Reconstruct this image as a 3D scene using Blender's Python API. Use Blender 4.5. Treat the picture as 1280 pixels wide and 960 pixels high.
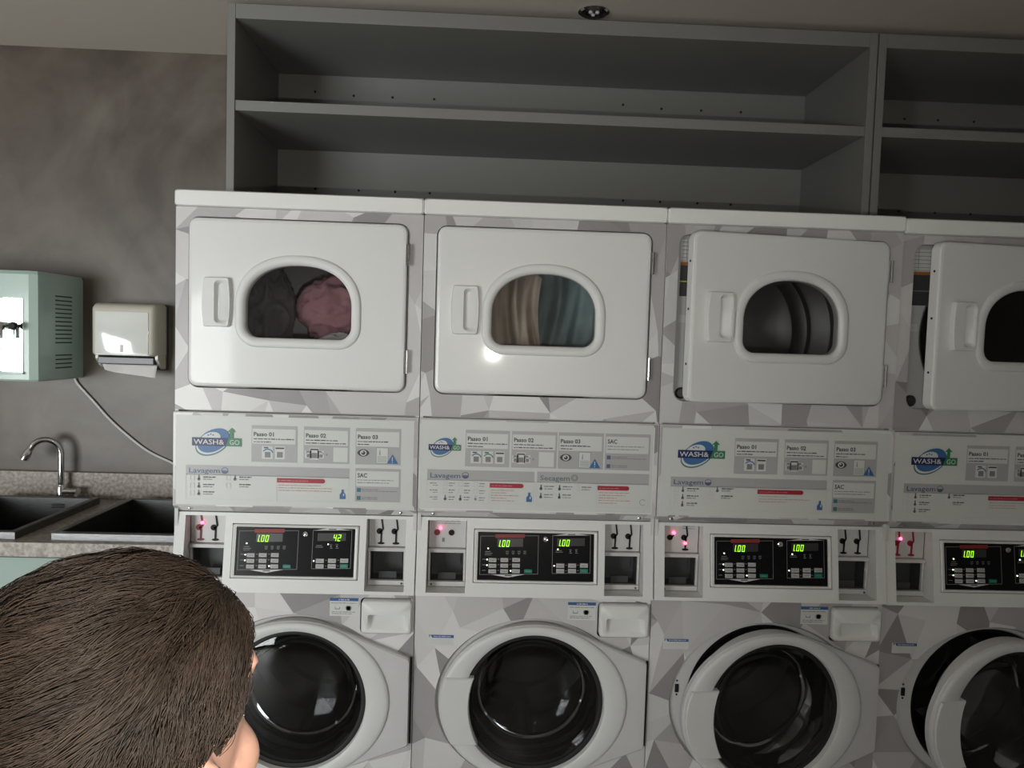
import bpy, bmesh, math, random
from mathutils import Vector, Matrix, Euler, noise
from mathutils.geometry import delaunay_2d_cdt

for o in list(bpy.data.objects): bpy.data.objects.remove(o)
S = bpy.context.scene
COL = S.collection
PI = math.pi

# ------------------------------------------------------------------ camera
CAM = Vector((0.8651, -2.155, 1.5992)); YAW, PITCH, ROLL, FPX = -0.0365, -0.0572, 0.0309, 950.0
fw = Vector((-math.sin(YAW)*math.cos(PITCH), math.cos(YAW)*math.cos(PITCH), math.sin(PITCH)))
r0 = Vector((math.cos(YAW), math.sin(YAW), 0)); u0 = r0.cross(fw)
rt = math.cos(ROLL)*r0 + math.sin(ROLL)*u0; up = -math.sin(ROLL)*r0 + math.cos(ROLL)*u0
cd = bpy.data.cameras.new('camera'); cam = bpy.data.objects.new('camera', cd); COL.objects.link(cam)
cd.sensor_width = 36; cd.lens = FPX/1280*36; cd.clip_start = 0.02
cam.matrix_world = Matrix(((rt.x, up.x, -fw.x, CAM.x), (rt.y, up.y, -fw.y, CAM.y), (rt.z, up.z, -fw.z, CAM.z), (0, 0, 0, 1)))
S.camera = cam

# ------------------------------------------------------------------ world, lights, exposure
w = bpy.data.worlds.new('world'); S.world = w; w.use_nodes = True
w.node_tree.nodes['Background'].inputs[0].default_value = (0.75, 0.87, 1.0, 1)
w.node_tree.nodes['Background'].inputs[1].default_value = 1.0
S.view_settings.view_transform = 'Standard'; S.view_settings.look = 'None'
S.view_settings.gamma = 1; S.view_settings.use_curve_mapping = False
S.view_settings.exposure = 0.0
def area(name, loc, rot, sx, sy, power, col):
    l = bpy.data.lights.new(name, 'AREA'); l.shape = 'RECTANGLE'; l.size = sx; l.size_y = sy; l.energy = power; l.color = col
    o = bpy.data.objects.new(name, l); COL.objects.link(o); o.location = loc; o.rotation_euler = rot; return o
# daylight entering by the glazed door in the wall behind the photographer
WX0, WX1, WZ0, WZ1 = -3.8, -1.2, 0.06, 1.95
area('daylight', ((WX0+WX1)/2, -4.40, (WZ0+WZ1)/2), (PI/2, 0, 0), WX1-WX0, WZ1-WZ0, 240, (0.985, 0.985, 1.0))
# the phone's small torch beside its lens
tl = bpy.data.lights.new('phone_torch', 'POINT'); tl.energy = 30; tl.shadow_soft_size = 0.006; tl.color = (1, .97, .9)
to = bpy.data.objects.new('phone_torch', tl); COL.objects.link(to); to.location = (0.909, -2.15, 1.527)

# ------------------------------------------------------------------ materials
MATS = {}
def mat(name, col=(.8, .8, .8), rough=.5, metal=0., coat=0., coat_r=.08, emit=None, es=0., spec=.5):
    if name in MATS: return MATS[name]
    m = bpy.data.materials.new(name); m.use_nodes = True; b = m.node_tree.nodes['Principled BSDF']
    b.inputs['Base Color'].default_value = (*col, 1); b.inputs['Roughness'].default_value = rough
    b.inputs['Metallic'].default_value = metal; b.inputs['Coat Weight'].default_value = coat
    b.inputs['Coat Roughness'].default_value = coat_r; b.inputs['Specular IOR Level'].default_value = spec
    if emit: b.inputs['Emission Color'].default_value = (*emit, 1); b.inputs['Emission Strength'].default_value = es
    MATS[name] = m; return m
def nodes(m): return m.node_tree.nodes, m.node_tree.links, m.node_tree.nodes['Principled BSDF']
def noisy(name, c1, c2, scale, rough=.6, detail=5, bump=0., metal=0., lo=.35, hi=.65, stretch=(1, 1, 1), distort=0., rough2=None, coat=0.):
    m = mat(name, c1, rough, metal, coat); N, L, b = nodes(m)
    tc = N.new('ShaderNodeTexCoord'); mp = N.new('ShaderNodeMapping'); mp.inputs['Scale'].default_value = stretch
    n = N.new('ShaderNodeTexNoise'); n.inputs['Scale'].default_value = scale; n.inputs['Detail'].default_value = detail; n.inputs['Distortion'].default_value = distort
    r = N.new('ShaderNodeValToRGB'); r.color_ramp.elements[0].position = lo; r.color_ramp.elements[1].position = hi
    r.color_ramp.elements[0].color = (*c1, 1); r.color_ramp.elements[1].color = (*c2, 1)
    L.new(tc.outputs['Object'], mp.inputs[0]); L.new(mp.outputs[0], n.inputs['Vector']); L.new(n.outputs['Fac'], r.inputs[0]); L.new(r.outputs[0], b.inputs['Base Color'])
    if bump:
        bp = N.new('ShaderNodeBump'); bp.inputs['Strength'].default_value = bump; bp.inputs['Distance'].default_value = .01
        L.new(n.outputs['Fac'], bp.inputs['Height']); L.new(bp.outputs[0], b.inputs['Normal'])
    return m
def glassmat(name, tint, refl=.08, rough=.02):
    m = bpy.data.materials.new(name); m.use_nodes = True; N, L = m.node_tree.nodes, m.node_tree.links
    N.remove(N['Principled BSDF']); out = N['Material Output']
    t = N.new('ShaderNodeBsdfTransparent'); t.inputs[0].default_value = (*tint, 1)
    g = N.new('ShaderNodeBsdfGlossy'); g.inputs['Roughness'].default_value = rough; g.inputs[0].default_value = (1, 1, 1, 1)
    f = N.new('ShaderNodeFresnel'); f.inputs[0].default_value = 1.5
    mx = N.new('ShaderNodeMixShader'); L.new(f.outputs[0], mx.inputs[0]); L.new(t.outputs[0], mx.inputs[1]); L.new(g.outputs[0], mx.inputs[2]); L.new(mx.outputs[0], out.inputs[0])
    MATS[name] = m; return m
WHITE = mat('white_enamel', (.72, .73, .715), .38, coat=.35, coat_r=.07)
WPLAS = mat('white_plastic', (.70, .71, .695), .42)
DPLAS = mat('washer_door_plastic', (.62, .63, .62), .45)
FLANGE = mat('washer_flange_plastic', (.54, .54, .545), .45)
CAB = mat('cabinet_paint', (.62, .62, .61), .45)
BULK = mat('bulkhead_enamel', (.45, .46, .45), .45)
BLACK = mat('black_plastic', (.010, .010, .011), .55, spec=.25)
RUB = mat('black_rubber', (.01, .01, .01), .6)
DISP = mat('display_black', (.008, .008, .009), .25, spec=.15)
CHROME = mat('chrome', (.75, .75, .75), .12, 1.)
STEEL = noisy('brushed_steel', (.13, .13, .13), (.18, .18, .18), 30, .38, 3, metal=1., stretch=(1, 1, 12))
DRUM = mat('drum_steel', (.30, .30, .30), .30, 1.)
WDRUM = mat('washer_drum_steel', (.22, .22, .22), .32, 1.)
DGLASS = glassmat('dryer_glass', (.88, .88, .88))
WGLASS = glassmat('washer_glass', (.50, .51, .52))
CLEAR = glassmat('clear_glass', (.95, .96, .95))
SHELF = mat('grey_laminate', (.205, .205, .195), .5)
COINM = mat('coin_plate', (.55, .55, .54), .4)
DARKBOX = mat('coin_box_dark', (.05, .052, .055), .45)
BTN = mat('grey_key', (.42, .42, .42), .5); BTNG = mat('green_key', (.0, .19, .13), .5)
LINE = mat('panel_line', (.22, .22, .22), .5)
HOLE = mat('dark_hole', (.006, .006, .006), .8)
SEG = mat('green_segment', (.2, .6, 0), .5, emit=(.42, 1., .02), es=1.5)
SEGG = mat('dim_display', (.035, .035, .035), .3)
LEDW = mat('white_led', (.8, .9, .7), .5, emit=(.85, 1, .7), es=1.6)
LEDR = mat('red_led', (.9, .1, .15), .5, emit=(1, .10, .2), es=5.0)
LEDD = mat('slot_led_glow', (.12, .008, .02), .5, emit=(1, .01, .06), es=.035)  # LED glow on the coin slots, put into their colour and emission
REDT = mat('red_header', (.22, .025, .02), .5)
# wrap: per-facet printed colours
WRAP = mat('facet_wrap', (.6, .6, .6), .40, coat=.15, coat_r=.15); N, L, b = nodes(WRAP)
at_ = N.new('ShaderNodeAttribute'); at_.attribute_name = 'facet'; L.new(at_.outputs['Color'], b.inputs['Base Color'])
# wall: burnished cement in two scales of cloud
WALL = mat('burnished_cement', (.12, .11, .1), .42); N, L, b = nodes(WALL)
tc = N.new('ShaderNodeTexCoord'); n1 = N.new('ShaderNodeTexNoise'); n1.inputs['Scale'].default_value = 1.7; n1.inputs['Detail'].default_value = 6; n1.inputs['Distortion'].default_value = 1.2
n2 = N.new('ShaderNodeTexNoise'); n2.inputs['Scale'].default_value = 7; n2.inputs['Detail'].default_value = 4; n2.inputs['Distortion'].default_value = .8
ad = N.new('ShaderNodeMath'); ad.operation = 'MULTIPLY_ADD'; ad.inputs[1].default_value = .3
r = N.new('ShaderNodeValToRGB'); r.color_ramp.elements[0].position = .47; r.color_ramp.elements[1].position = .86
r.color_ramp.elements[0].color = (.055, .040, .029, 1); r.color_ramp.elements[1].color = (.152, .130, .105, 1)
mpw = N.new('ShaderNodeMapping'); mpw.inputs['Location'].default_value = (3.3, 0, 1.4); L.new(tc.outputs['Object'], mpw.inputs[0]); L.new(mpw.outputs[0], n1.inputs[0]); L.new(tc.outputs['Object'], n2.inputs[0]); L.new(n2.outputs['Fac'], ad.inputs[0]); L.new(n1.outputs['Fac'], ad.inputs[2]); L.new(ad.outputs[0], r.inputs[0]); L.new(r.outputs[0], b.inputs['Base Color'])
CEIL = mat('ceiling_paint', (.54, .49, .43), .8)
ROOMW = mat('room_paint', (.45, .44, .43), .8)
FLOOR = noisy('floor_tile', (.42, .41, .40), (.50, .49, .48), 3, .35)
GRAN = noisy('granite', (.20, .17, .14), (.42, .38, .33), 85, .35, 3, lo=.36, hi=.66)
MINT = noisy('mint_plastic', (.38, .50, .45), (.40, .52, .47), 3, .3, coat=.3)
MINTC = mat('mint_laminate', (.30, .40, .36), .45)
MIRROR = mat('mirror_panel', (.70, .78, .76), .04, 1.)
CREAM = mat('cream_plastic', (.58, .56, .48), .35, coat=.4, coat_r=.05)
CREAMG = mat('cream_gloss', (.74, .76, .73), .12, coat=1., coat_r=.03, spec=.9)
PAPER = mat('paper', (.66, .65, .63), .8)
CORD = mat('white_cord', (.66, .64, .62), .5)
# print inks
INK = dict(white=mat('ink_white', (.60, .62, .595), .4), grey=mat('ink_grey', (.40, .40, .405), .4), lgrey=mat('ink_light_grey', (.55, .55, .55), .4), dark=mat('ink_dark', (.05, .05, .055), .4), mid=mat('ink_mid', (.20, .20, .21), .4), navy=mat('ink_navy', (.012, .02, .10), .4), blue=mat('ink_blue', (.045, .14, .32), .4), teal=mat('ink_teal', (.05, .17, .20), .4),
           green=mat('ink_green', (.035, .20, .085), .4), red=mat('ink_red', (.36, .02, .04), .4), pink=mat('ink_pink', (.45, .22, .22), .4), slate=mat('ink_slate', (.09, .13, .22), .4), moss=mat('ink_moss', (.12, .19, .17), .4), hblue=mat('ink_header_blue', (.04, .11, .27), .4), yellow=mat('ink_yellow', (.55, .6, .02), .4), orange=mat('ink_orange', (.35, .12, .02), .4))
INKL = list(INK.keys())

# ------------------------------------------------------------------ mesh helpers
def tag(o, label=None, cat=None, group=None, kind=None):
    if label: o['label'] = label
    if cat: o['category'] = cat
    if group: o['group'] = group
    if kind: o['kind'] = kind
    return o
def empty(name, loc=(0, 0, 0), rz=0):
    o = bpy.data.objects.new(name, None); COL.objects.link(o); o.location = loc; o.rotation_euler = (0, 0, rz); o.empty_display_size = .1; return o
def link(name, me, parent=None, loc=(0, 0, 0), rot=(0, 0, 0)):
    o = bpy.data.objects.new(name, me); COL.objects.link(o); o.parent = parent; o.location = loc; o.rotation_euler = rot; return o
CACHE = {}
class MB:
    def __init__(s): s.v = []; s.f = []; s.m = []
    def add(s, vs, fs, mi=0):
        o = len(s.v); s.v += [tuple(p) for p in vs]; s.f += [tuple(i+o for i in f) for f in fs]; s.m += [mi]*len(fs)
    def box(s, x0, x1, y0, y1, z0, z1, mi=0):
        s.add([(x0, y0, z0), (x1, y0, z0), (x1, y1, z0), (x0, y1, z0), (x0, y0, z1), (x1, y0, z1), (x1, y1, z1), (x0, y1, z1)],
              [(0, 3, 2, 1), (4, 5, 6, 7), (0, 1, 5, 4), (1, 2, 6, 5), (2, 3, 7, 6), (3, 0, 4, 7)], mi)
    def loft(s, loops, cap0=False, cap1=False, closed=False, mi=0):
        n = len(loops[0]); vs = [p for l in loops for p in l]; fs = []
        rng = len(loops) if closed else len(loops)-1
        for k in range(rng):
            a, b = k*n, ((k+1) % len(loops))*n
            for i in range(n): fs.append((a+i, a+(i+1) % n, b+(i+1) % n, b+i))
        if cap0: fs.append(tuple(range(n))[::-1])
        if cap1: fs.append(tuple(range((len(loops)-1)*n, len(loops)*n)))
        s.add(vs, fs, mi)
    def tube(s, pts, rad, n=12, cap=True, mi=0):
        pts = [Vector(p) for p in pts]; rr = rad if isinstance(rad, (list, tuple)) else [rad]*len(pts)
        t0 = (pts[1]-pts[0]).normalized(); a = t0.orthogonal().normalized(); loops = []
        for i, p in enumerate(pts):
            t = ((pts[min(i+1, len(pts)-1)]-pts[max(i-1, 0)])).normalized(); a = (a-t*a.dot(t)).normalized(); b = t.cross(a)
            loops.append([p+(a*math.cos(2*PI*k/n)+b*math.sin(2*PI*k/n))*rr[i] for k in range(n)])
        s.loft(loops, cap, cap, mi=mi)
    def lathe(s, prof, c, axis='y', n=48, cap0=False, cap1=False, mi=0):
        loops = []
        for r, h in prof:
            if axis == 'y': loops.append([(c[0]+r*math.cos(2*PI*k/n), c[1]+h, c[2]+r*math.sin(2*PI*k/n)) for k in range(n)])
            else: loops.append([(c[0]+r*math.cos(2*PI*k/n), c[1]+r*math.sin(2*PI*k/n), c[2]+h) for k in range(n)])
        s.loft(loops, cap0, cap1, mi=mi)
    def mesh(s, name, mats, origin=(0, 0, 0), smooth=True, ang=35, recalc=True):
        me = bpy.data.meshes.new(name); O = origin
        me.from_pydata([(p[0]-O[0], p[1]-O[1], p[2]-O[2]) for p in s.v], [], s.f)
        for m in (mats if isinstance(mats, list) else [mats]): me.materials.append(m)
        me.polygons.foreach_set('material_index', s.m)
        if recalc:
            bm = bmesh.new(); bm.from_mesh(me); bmesh.ops.remove_doubles(bm, verts=bm.verts, dist=1e-5); bmesh.ops.recalc_face_normals(bm, faces=bm.faces); bm.to_mesh(me); bm.free()
        if smooth:
            me.polygons.foreach_set('use_smooth', [True]*len(me.polygons)); me.set_sharp_from_angle(angle=math.radians(ang))
        me.update(); return me
    def build(s, name, mats, parent=None, origin=(0, 0, 0), loc=None, bevel=0, **k):
        o = link(name, s.mesh(name, mats, origin, **k), parent, loc if loc is not None else origin)
        if bevel:
            md = o.modifiers.new('bevel', 'BEVEL'); md.width = bevel; md.segments = 2; md.limit_method = 'ANGLE'; md.angle_limit = math.radians(40)
        return o
def cached(key, fn):
    if key not in CACHE: CACHE[key] = fn()
    return CACHE[key]
def rrect(x0, x1, z0, z1, r, n=6):
    out = []
    for cx, cz, a0 in ((x1-r, z1-r, 0), (x0+r, z1-r, PI/2), (x0+r, z0+r, PI), (x1-r, z0+r, 1.5*PI)):
        out += [(cx+r*math.cos(a0+PI/2*i/n), cz+r*math.sin(a0+PI/2*i/n)) for i in range(n+1)]
    return out
def ellipse(cx, cz, a, b_, n=64, rot=0):
    c, s_ = math.cos(rot), math.sin(rot)
    return [(cx+a*math.cos(t)*c-b_*math.sin(t)*s_, cz+a*math.cos(t)*s_+b_*math.sin(t)*c) for t in (2*PI*k/n for k in range(n))]
def dshape(l, r_, b_, t, rc, zs, n=10, p=2.25):
    out = [(r_-rc+rc*math.cos(a), b_+rc+rc*math.sin(a)) for a in (-PI/2+PI/2*i/n for i in range(n+1))]
    cx, ax, az = (l+r_)/2, (r_-l)/2, t-zs
    for i in range(41):
        a = PI*i/40; c, s_ = math.cos(a), math.sin(a)
        out.append((cx+ax*math.copysign(abs(c)**(2/p), c), zs+az*abs(s_)**(2/p)))
    out += [(l+rc+rc*math.cos(a), b_+rc+rc*math.sin(a)) for a in (PI+PI/2*i/n for i in range(n+1))]
    return out
def hull(pts):
    pts = sorted(set((round(a, 6), round(b, 6)) for a, b in pts))
    def half(ps):
        h = []
        for p in ps:
            while len(h) > 1 and (h[-1][0]-h[-2][0])*(p[1]-h[-2][1])-(h[-1][1]-h[-2][1])*(p[0]-h[-2][0]) <= 0: h.pop()
            h.append(p)
        return h
    return half(pts)[:-1]+half(pts[::-1])[:-1]
def angles(polys, c):
    a = sorted(set(round(math.atan2(z-c[1], x-c[0]), 4) for P in polys for x, z in P)); o = [a[0]]
    for t in a[1:]:
        if t-o[-1] > .004: o.append(t)
    return o
def star(poly, c, angs):
    out = []; n = len(poly)
    for t in angs:
        dx, dz = math.cos(t), math.sin(t); best = None
        for i in range(n):
            x1, z1 = poly[i][0]-c[0], poly[i][1]-c[1]; x2, z2 = poly[(i+1) % n][0]-c[0], poly[(i+1) % n][1]-c[1]
            ex, ez = x2-x1, z2-z1; D = dx*ez-dz*ex
            if abs(D) < 1e-12: continue
            k = (x1*ez-z1*ex)/D; q = (x1*dz-z1*dx)/D
            if k > 0 and -1e-6 <= q <= 1+1e-6 and (best is None or k > best): best = k
        out.append((c[0]+dx*best, c[1]+dz*best))
    return out
def Y(poly, y): return [(x, y, z) for x, z in poly]
def inpoly(p, poly):
    x, y = p; c = False; n = len(poly)
    for i in range(n):
        x1, y1 = poly[i]; x2, y2 = poly[i-1]
        if (y1 > y) != (y2 > y) and x < (x2-x1)*(y-y1)/(y2-y1)+x1: c = not c
    return c

# ------------------------------------------------------------------ faceted wrap
SHADES = [(.68, .68, .67), (.62, .61, .61), (.56, .55, .55), (.43, .415, .418), (.36, .345, .35), (.27, .258, .264), (.50, .485, .49)]
def wrap_mesh(name, outer, holes, seed, cell=.1, y=0., rim=.018, yfun=None):
    rnd = random.Random(seed); xs = [p[0] for p in outer]; zs = [p[1] for p in outer]
    x0, x1, z0, z1 = min(xs)-.08, max(xs)+.08, min(zs)-.08, max(zs)+.08
    nx, nz = max(2, int((x1-x0)/cell)), max(2, int((z1-z0)/cell)); pts = []
    for i in range(nx+1):
        for j in range(nz+1):
            pts.append(Vector((x0+(x1-x0)*i/nx+rnd.uniform(-.42, .42)*cell, z0+(z1-z0)*j/nz+rnd.uniform(-.42, .42)*cell)))
    cv, ce, cf, *_ = delaunay_2d_cdt(pts, [], [], 0, 1e-6)
    shade = []
    for f in cf:
        s_ = rnd.choice(SHADES); k = rnd.uniform(.94, 1.06); shade.append((s_[0]*k, s_[1]*k, s_[2]*k))
    tri = [[tuple(cv[i]) for i in f] for f in cf]
    # some neighbours share a tone and read as one kite-shaped facet
    em = {}
    for i, f in enumerate(cf):
        for a in range(3): em.setdefault(tuple(sorted((f[a], f[(a+1) % 3]))), []).append(i)
    for e, fl in em.items():
        if len(fl) == 2 and rnd.random() < .22: shade[fl[1]] = shade[fl[0]]
    V = [Vector(p) for p in cv]; E = [tuple(e) for e in ce]
    for P in [outer]+holes:
        o = len(V); V += [Vector(p) for p in P]; E += [(o+i, o+(i+1) % len(P)) for i in range(len(P))]
    v2, e2, f2, *_ = delaunay_2d_cdt(V, E, [], 0, 1e-6)
    vs = [(p[0], yfun(p[1]) if yfun else y, p[1]) for p in v2]; fs = []; cs = []
    for f in f2:
        c = (sum(v2[i][0] for i in f)/3, sum(v2[i][1] for i in f)/3)
        if not inpoly(c, outer) or any(inpoly(c, h) for h in holes): continue
        col = SHADES[1]
        for t, s_ in zip(tri, shade):
            if inpoly(c, t): col = s_; break
        fs.append(tuple(f)); cs.append(col)
    for P in [outer]+holes:     # turned-in rim
        o = len(vs); n = len(P); yy = [yfun(p[1]) if yfun else y for p in P]
        vs += [(p[0], q, p[1]) for p, q in zip(P, yy)]+[(p[0], q+rim, p[1]) for p, q in zip(P, yy)]
        for i in range(n): fs.append((o+i, o+(i+1) % n, o+n+(i+1) % n, o+n+i)); cs.append(SHADES[1])
    me = bpy.data.meshes.new(name); me.from_pydata(vs, [], fs); me.materials.append(WRAP)
    at = me.color_attributes.new('facet', 'FLOAT_COLOR', 'CORNER'); li = 0
    for p, c in zip(me.polygons, cs):
        for k in p.loop_indices: at.data[k].color = (*c, 1)
    bm = bmesh.new(); bm.from_mesh(me); bmesh.ops.recalc_face_normals(bm, faces=bm.faces); bmesh.ops.delete(bm, geom=[v for v in bm.verts if not v.link_faces], context='VERTS'); bm.to_mesh(me); bm.free()
    return me

# ------------------------------------------------------------------ flat print
GLY = {}
def glyphs(body, bold=0.):
    k = (body, bold)
    if k in GLY: return GLY[k]
    cu = bpy.data.curves.new('t', 'FONT'); cu.body = body; cu.size = 1; cu.offset = bold; cu.resolution_u = 2
    o = bpy.data.objects.new('t', cu); COL.objects.link(o); dg = bpy.context.evaluated_depsgraph_get(); dg.update()
    ev = o.evaluated_get(dg); me = ev.to_mesh(); vs = [(v.co.x, v.co.y) for v in me.vertices]; fs = [tuple(p.vertices) for p in me.polygons]
    ev.to_mesh_clear(); bpy.data.objects.remove(o); bpy.data.curves.remove(cu)
    x0 = min(v[0] for v in vs); x1 = max(v[0] for v in vs); y0 = min(v[1] for v in vs); y1 = max(v[1] for v in vs)
    GLY[k] = (vs, fs, x0, x1, y0, y1); return GLY[k]
class Print(MB):
    def __init__(s, y=0., seed=1, yfun=None): super().__init__(); s.y = y; s.rnd = random.Random(seed); s.yfun = yfun
    def P(s, u, z, lay): return (u, (s.yfun(z) if s.yfun else s.y)-.0004*lay, z)
    def poly(s, pts, ink, lay=1): s.add([s.P(u, z, lay) for u, z in pts], [tuple(range(len(pts)))], INKL.index(ink))
    def rect(s, u0, u1, z0, z1, ink, lay=1): s.poly([(u0, z0), (u1, z0), (u1, z1), (u0, z1)], ink, lay)
    def frame(s, u0, u1, z0, z1, t, ink, lay=1):
        s.rect(u0, u1, z0, z0+t, ink, lay); s.rect(u0, u1, z1-t, z1, ink, lay); s.rect(u0, u0+t, z0, z1, ink, lay); s.rect(u1-t, u1, z0, z1, ink, lay)
    def ell(s, u, z, a, b_, ink, lay=1, rot=0, n=28): s.poly(ellipse(u, z, a, b_, n, rot), ink, lay)
    def ring(s, u, z, a, b_, t, ink, lay=1, a0=0, a1=2*PI, n=28):
        for k in range(n):
            p, q = a0+(a1-a0)*k/n, a0+(a1-a0)*(k+1)/n
            s.poly([(u+a*math.cos(p), z+b_*math.sin(p)), (u+a*math.cos(q), z+b_*math.sin(q)), (u+(a-t)*math.cos(q), z+(b_-t)*math.sin(q)), (u+(a-t)*math.cos(p), z+(b_-t)*math.sin(p))], ink, lay)
    def text(s, body, u, z, h, ink, width=None, lay=2, bold=.012):
        vs, fs, x0, x1, y0, y1 = glyphs(body, bold); k = h/.72; kx = width/(x1-x0) if width else k
        s.add([s.P(u+(x-x0)*kx, z+y*k, lay) for x, y in vs], fs, INKL.index(ink))
    def words(s, u, z, w_, h, ink, lay=2):
        x = u
        while x < u+w_-.002:
            l = min(s.rnd.uniform(.004, .016), u+w_-x); s.rect(x, x+l, z, z+h*s.rnd.uniform(.7, 1.), ink, lay); x += l+.0018
    def obj(s, name, parent): return s.build(name, [INK[k] for k in INKL], parent, smooth=False, recalc=False)

def logo(p, u0, u1, z0, z1):      # band from u0 to u1, z0 to z1
    W, H = u1-u0, z1-z0; cu, cz = u0+.43*W, (z0+z1)/2
    p.ell(cu-.01*W, cz-.10*H, .385*W, 1.42*H, 'teal', 2, .5); p.ell(cu-.012*W, cz-.04*H, .36*W, 1.32*H, 'white', 3, .5)
    p.ell(cu, cz+.16*H, .345*W, 1.30*H, 'blue', 4, .5); p.ell(cu-.06*W, cz+.36*H, .215*W, .78*H, 'white', 5, .35)
    for a, b_ in ((-.10, 1.02), (-.05, 1.16), (0, 1.05)): p.ell(cu+a*W, cz+b_*H*.8, .018*W, .09*H, 'blue', 6)
    um = u0+.715*W
    p.poly([(u0, z0), (um-.03*W, z0), (um+.03*W, z1), (u0, z1)], 'navy', 7); p.poly([(um-.03*W, z0), (u1, z0), (u1, z1), (um+.03*W, z1)], 'green', 7)
    p.text('WASH&', u0+.035*W, z0+.2*H, .62*H, 'white', .62*W, 8, .01); p.text('GO', um+.05*W, z0+.2*H, .62*H, 'lgrey', .20*W, 8, .01)
    ua = u0+.80*W
    p.rect(ua-.035*W, ua+.035*W, z1, z1+.75*H, 'green', 7); p.poly([(ua-.085*W, z1+.75*H), (ua+.085*W, z1+.75*H), (ua, z1+1.25*H)], 'green', 7)
def washer_icon(p, u, z, s_, col):
    p.rect(u-s_*.5, u+s_*.5, z-s_*.6, z+s_*.6, 'white', 3); p.rect(u-s_*.32, u+s_*.1, z+s_*.40, z+s_*.52, 'dark', 4)
    p.ring(u+.05*s_, z-.05*s_, s_*.5, s_*.42, s_*.1, col, 5, .1, 2.7, 14); p.rect(u-s_*.22, u+s_*.3, z-s_*.46, z+s_*.06, 'mid', 4)
def dryer_icon(p, u, z, s_):
    p.rect(u-s_*.46, u+s_*.46, z-s_*.6, z+s_*.6, 'white', 3); p.rect(u-s_*.4, u+s_*.4, z+s_*.36, z+s_*.5, 'dark', 4); p.rect(u-s_*.27, u+s_*.27, z-s_*.44, z+s_*.08, 'mid', 4)
def step_box(p, u0, u1, z0, z1, title, n1, n2):
    H = z1-z0
    p.rect(u0, u1, z0, z1, 'grey', 2); p.rect(u0+.002, u1-.005, z0+.50*H, z1-.09*H, 'white', 3); p.text(title, u0+.006, z0+.71*H, .0115, 'dark', .056, 4, .028)
    p.words(u0+.006, z0+.62*H, n1, .003, 'dark', 4); p.words(u0+.006, z0+.54*H, n2, .003, 'dark', 4)
def eye(p, u, z):
    p.poly([(u+.017*math.cos(t), z+.0105*math.sin(t)*abs(math.sin(t))**.3) for t in (2*PI*k/24 for k in range(24))], 'dark', 3); p.ell(u, z, .0092, .0082, 'white', 4); p.ell(u, z, .0058, .0056, 'dark', 5); p.ell(u-.002, z+.0022, .0022, .0022, 'white', 6)
def doc(p, u, z):
    p.rect(u, u+.034, z, z+.045, 'mid', 3); p.rect(u+.001, u+.033, z+.001, z+.044, 'white', 4)
    p.text('i', u+.009, z+.024, .016, 'mid', .003, 5, .01)
    for k in range(4): p.rect(u+.004, u+.030, z+.005+k*.0045, z+.0062+k*.0045, 'moss', 5)
    a = u+.046; p.poly([(a-.016, z), (a+.016, z), (a, z+.027)], 'blue', 6); p.rect(a-.0012, a+.0012, z+.008, z+.019, 'white', 7); p.rect(a-.0012, a+.0012, z+.003, z+.0055, 'white', 7)
def sac_box(p, u0, u1, z0, z1, ink):
    H = z1-z0; p.rect(u0, u1, z0, z1, 'grey', 2); p.rect(u0+.002, u1-.005, z0+.46*H, z1-.08*H, 'white', 3); p.text('SAC', u0+.006, z0+.73*H, .012, 'dark', .027, 4, .025)
    p.words(u0+.006, z0+.64*H, .105, .0022, 'mid', 4); p.words(u0+.006, z0+.56*H, .09, .0022, 'mid', 4)
    for k, (a, b_) in enumerate(((.29, .1), (.05, .045))):
        zz = z0+a*H; p.rect(u0+.005, u0+.016, zz, zz+.011, ink, 4); p.words(u0+.019, zz+.0065, .045, .002, 'mid', 4); p.words(u0+.019, zz+.002, b_, .002, 'mid', 4)
def bottle(p, u, z):
    p.poly([(u-.008, z), (u+.008, z), (u+.008, z+.013), (u+.003, z+.019), (u+.003, z+.027), (u-.003, z+.027), (u-.003, z+.019), (u-.008, z+.013)], 'blue', 4); p.ell(u+.003, z+.012, .002, .004, 'white', 5)
def header(p, u0, u1, z0, z1, txt, tw, ink):
    p.rect(u0, u1, z0, z1, 'grey', 2); p.text(txt, u0+.009, z0+.0065, .0145, ink, tw, 4, .008)
    c = u0+.009+tw+.014; p.ring(c, (z0+z1)/2, .0095, .0095, .0016, ink, 4)
    if 'L' in txt: p.poly([(c+.0085*math.cos(t), (z0+z1)/2+.0085*math.sin(t)) for t in (PI+PI*k/12 for k in range(13))], ink, 4)
    else: p.ring(c, (z0+z1)/2, .006, .006, .001, ink, 4)
def banner(p, u0, u1, z0, z1, lines, w_):
    h = (z1-z0)/2; p.poly([(u0, z0), (u1-h, z0)]+[(u1-h+h*math.cos(t), z0+h+h*math.sin(t)) for t in (-PI/2+PI*k/8 for k in range(9))]+[(u0, z1)], 'red', 4)
    p.words(u0+.004, z0+h*.75, (u1-u0)*.62, .0025, 'pink', 5)
    for k in range(lines): p.words(u0+.004, z0-.008-k*.0075, w_*p.rnd.choice((.55, .95, 1., .8)), .0018, 'pink', 4)
def thermo(p, u, z, ink): p.rect(u-.0018, u+.0018, z, z+.012, ink, 4); p.ell(u, z, .0042, .0042, ink, 4)
def shirt(p, u, z): p.frame(u-.006, u+.006, z-.006, z+.007, .001, 'lgrey', 4)

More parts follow.
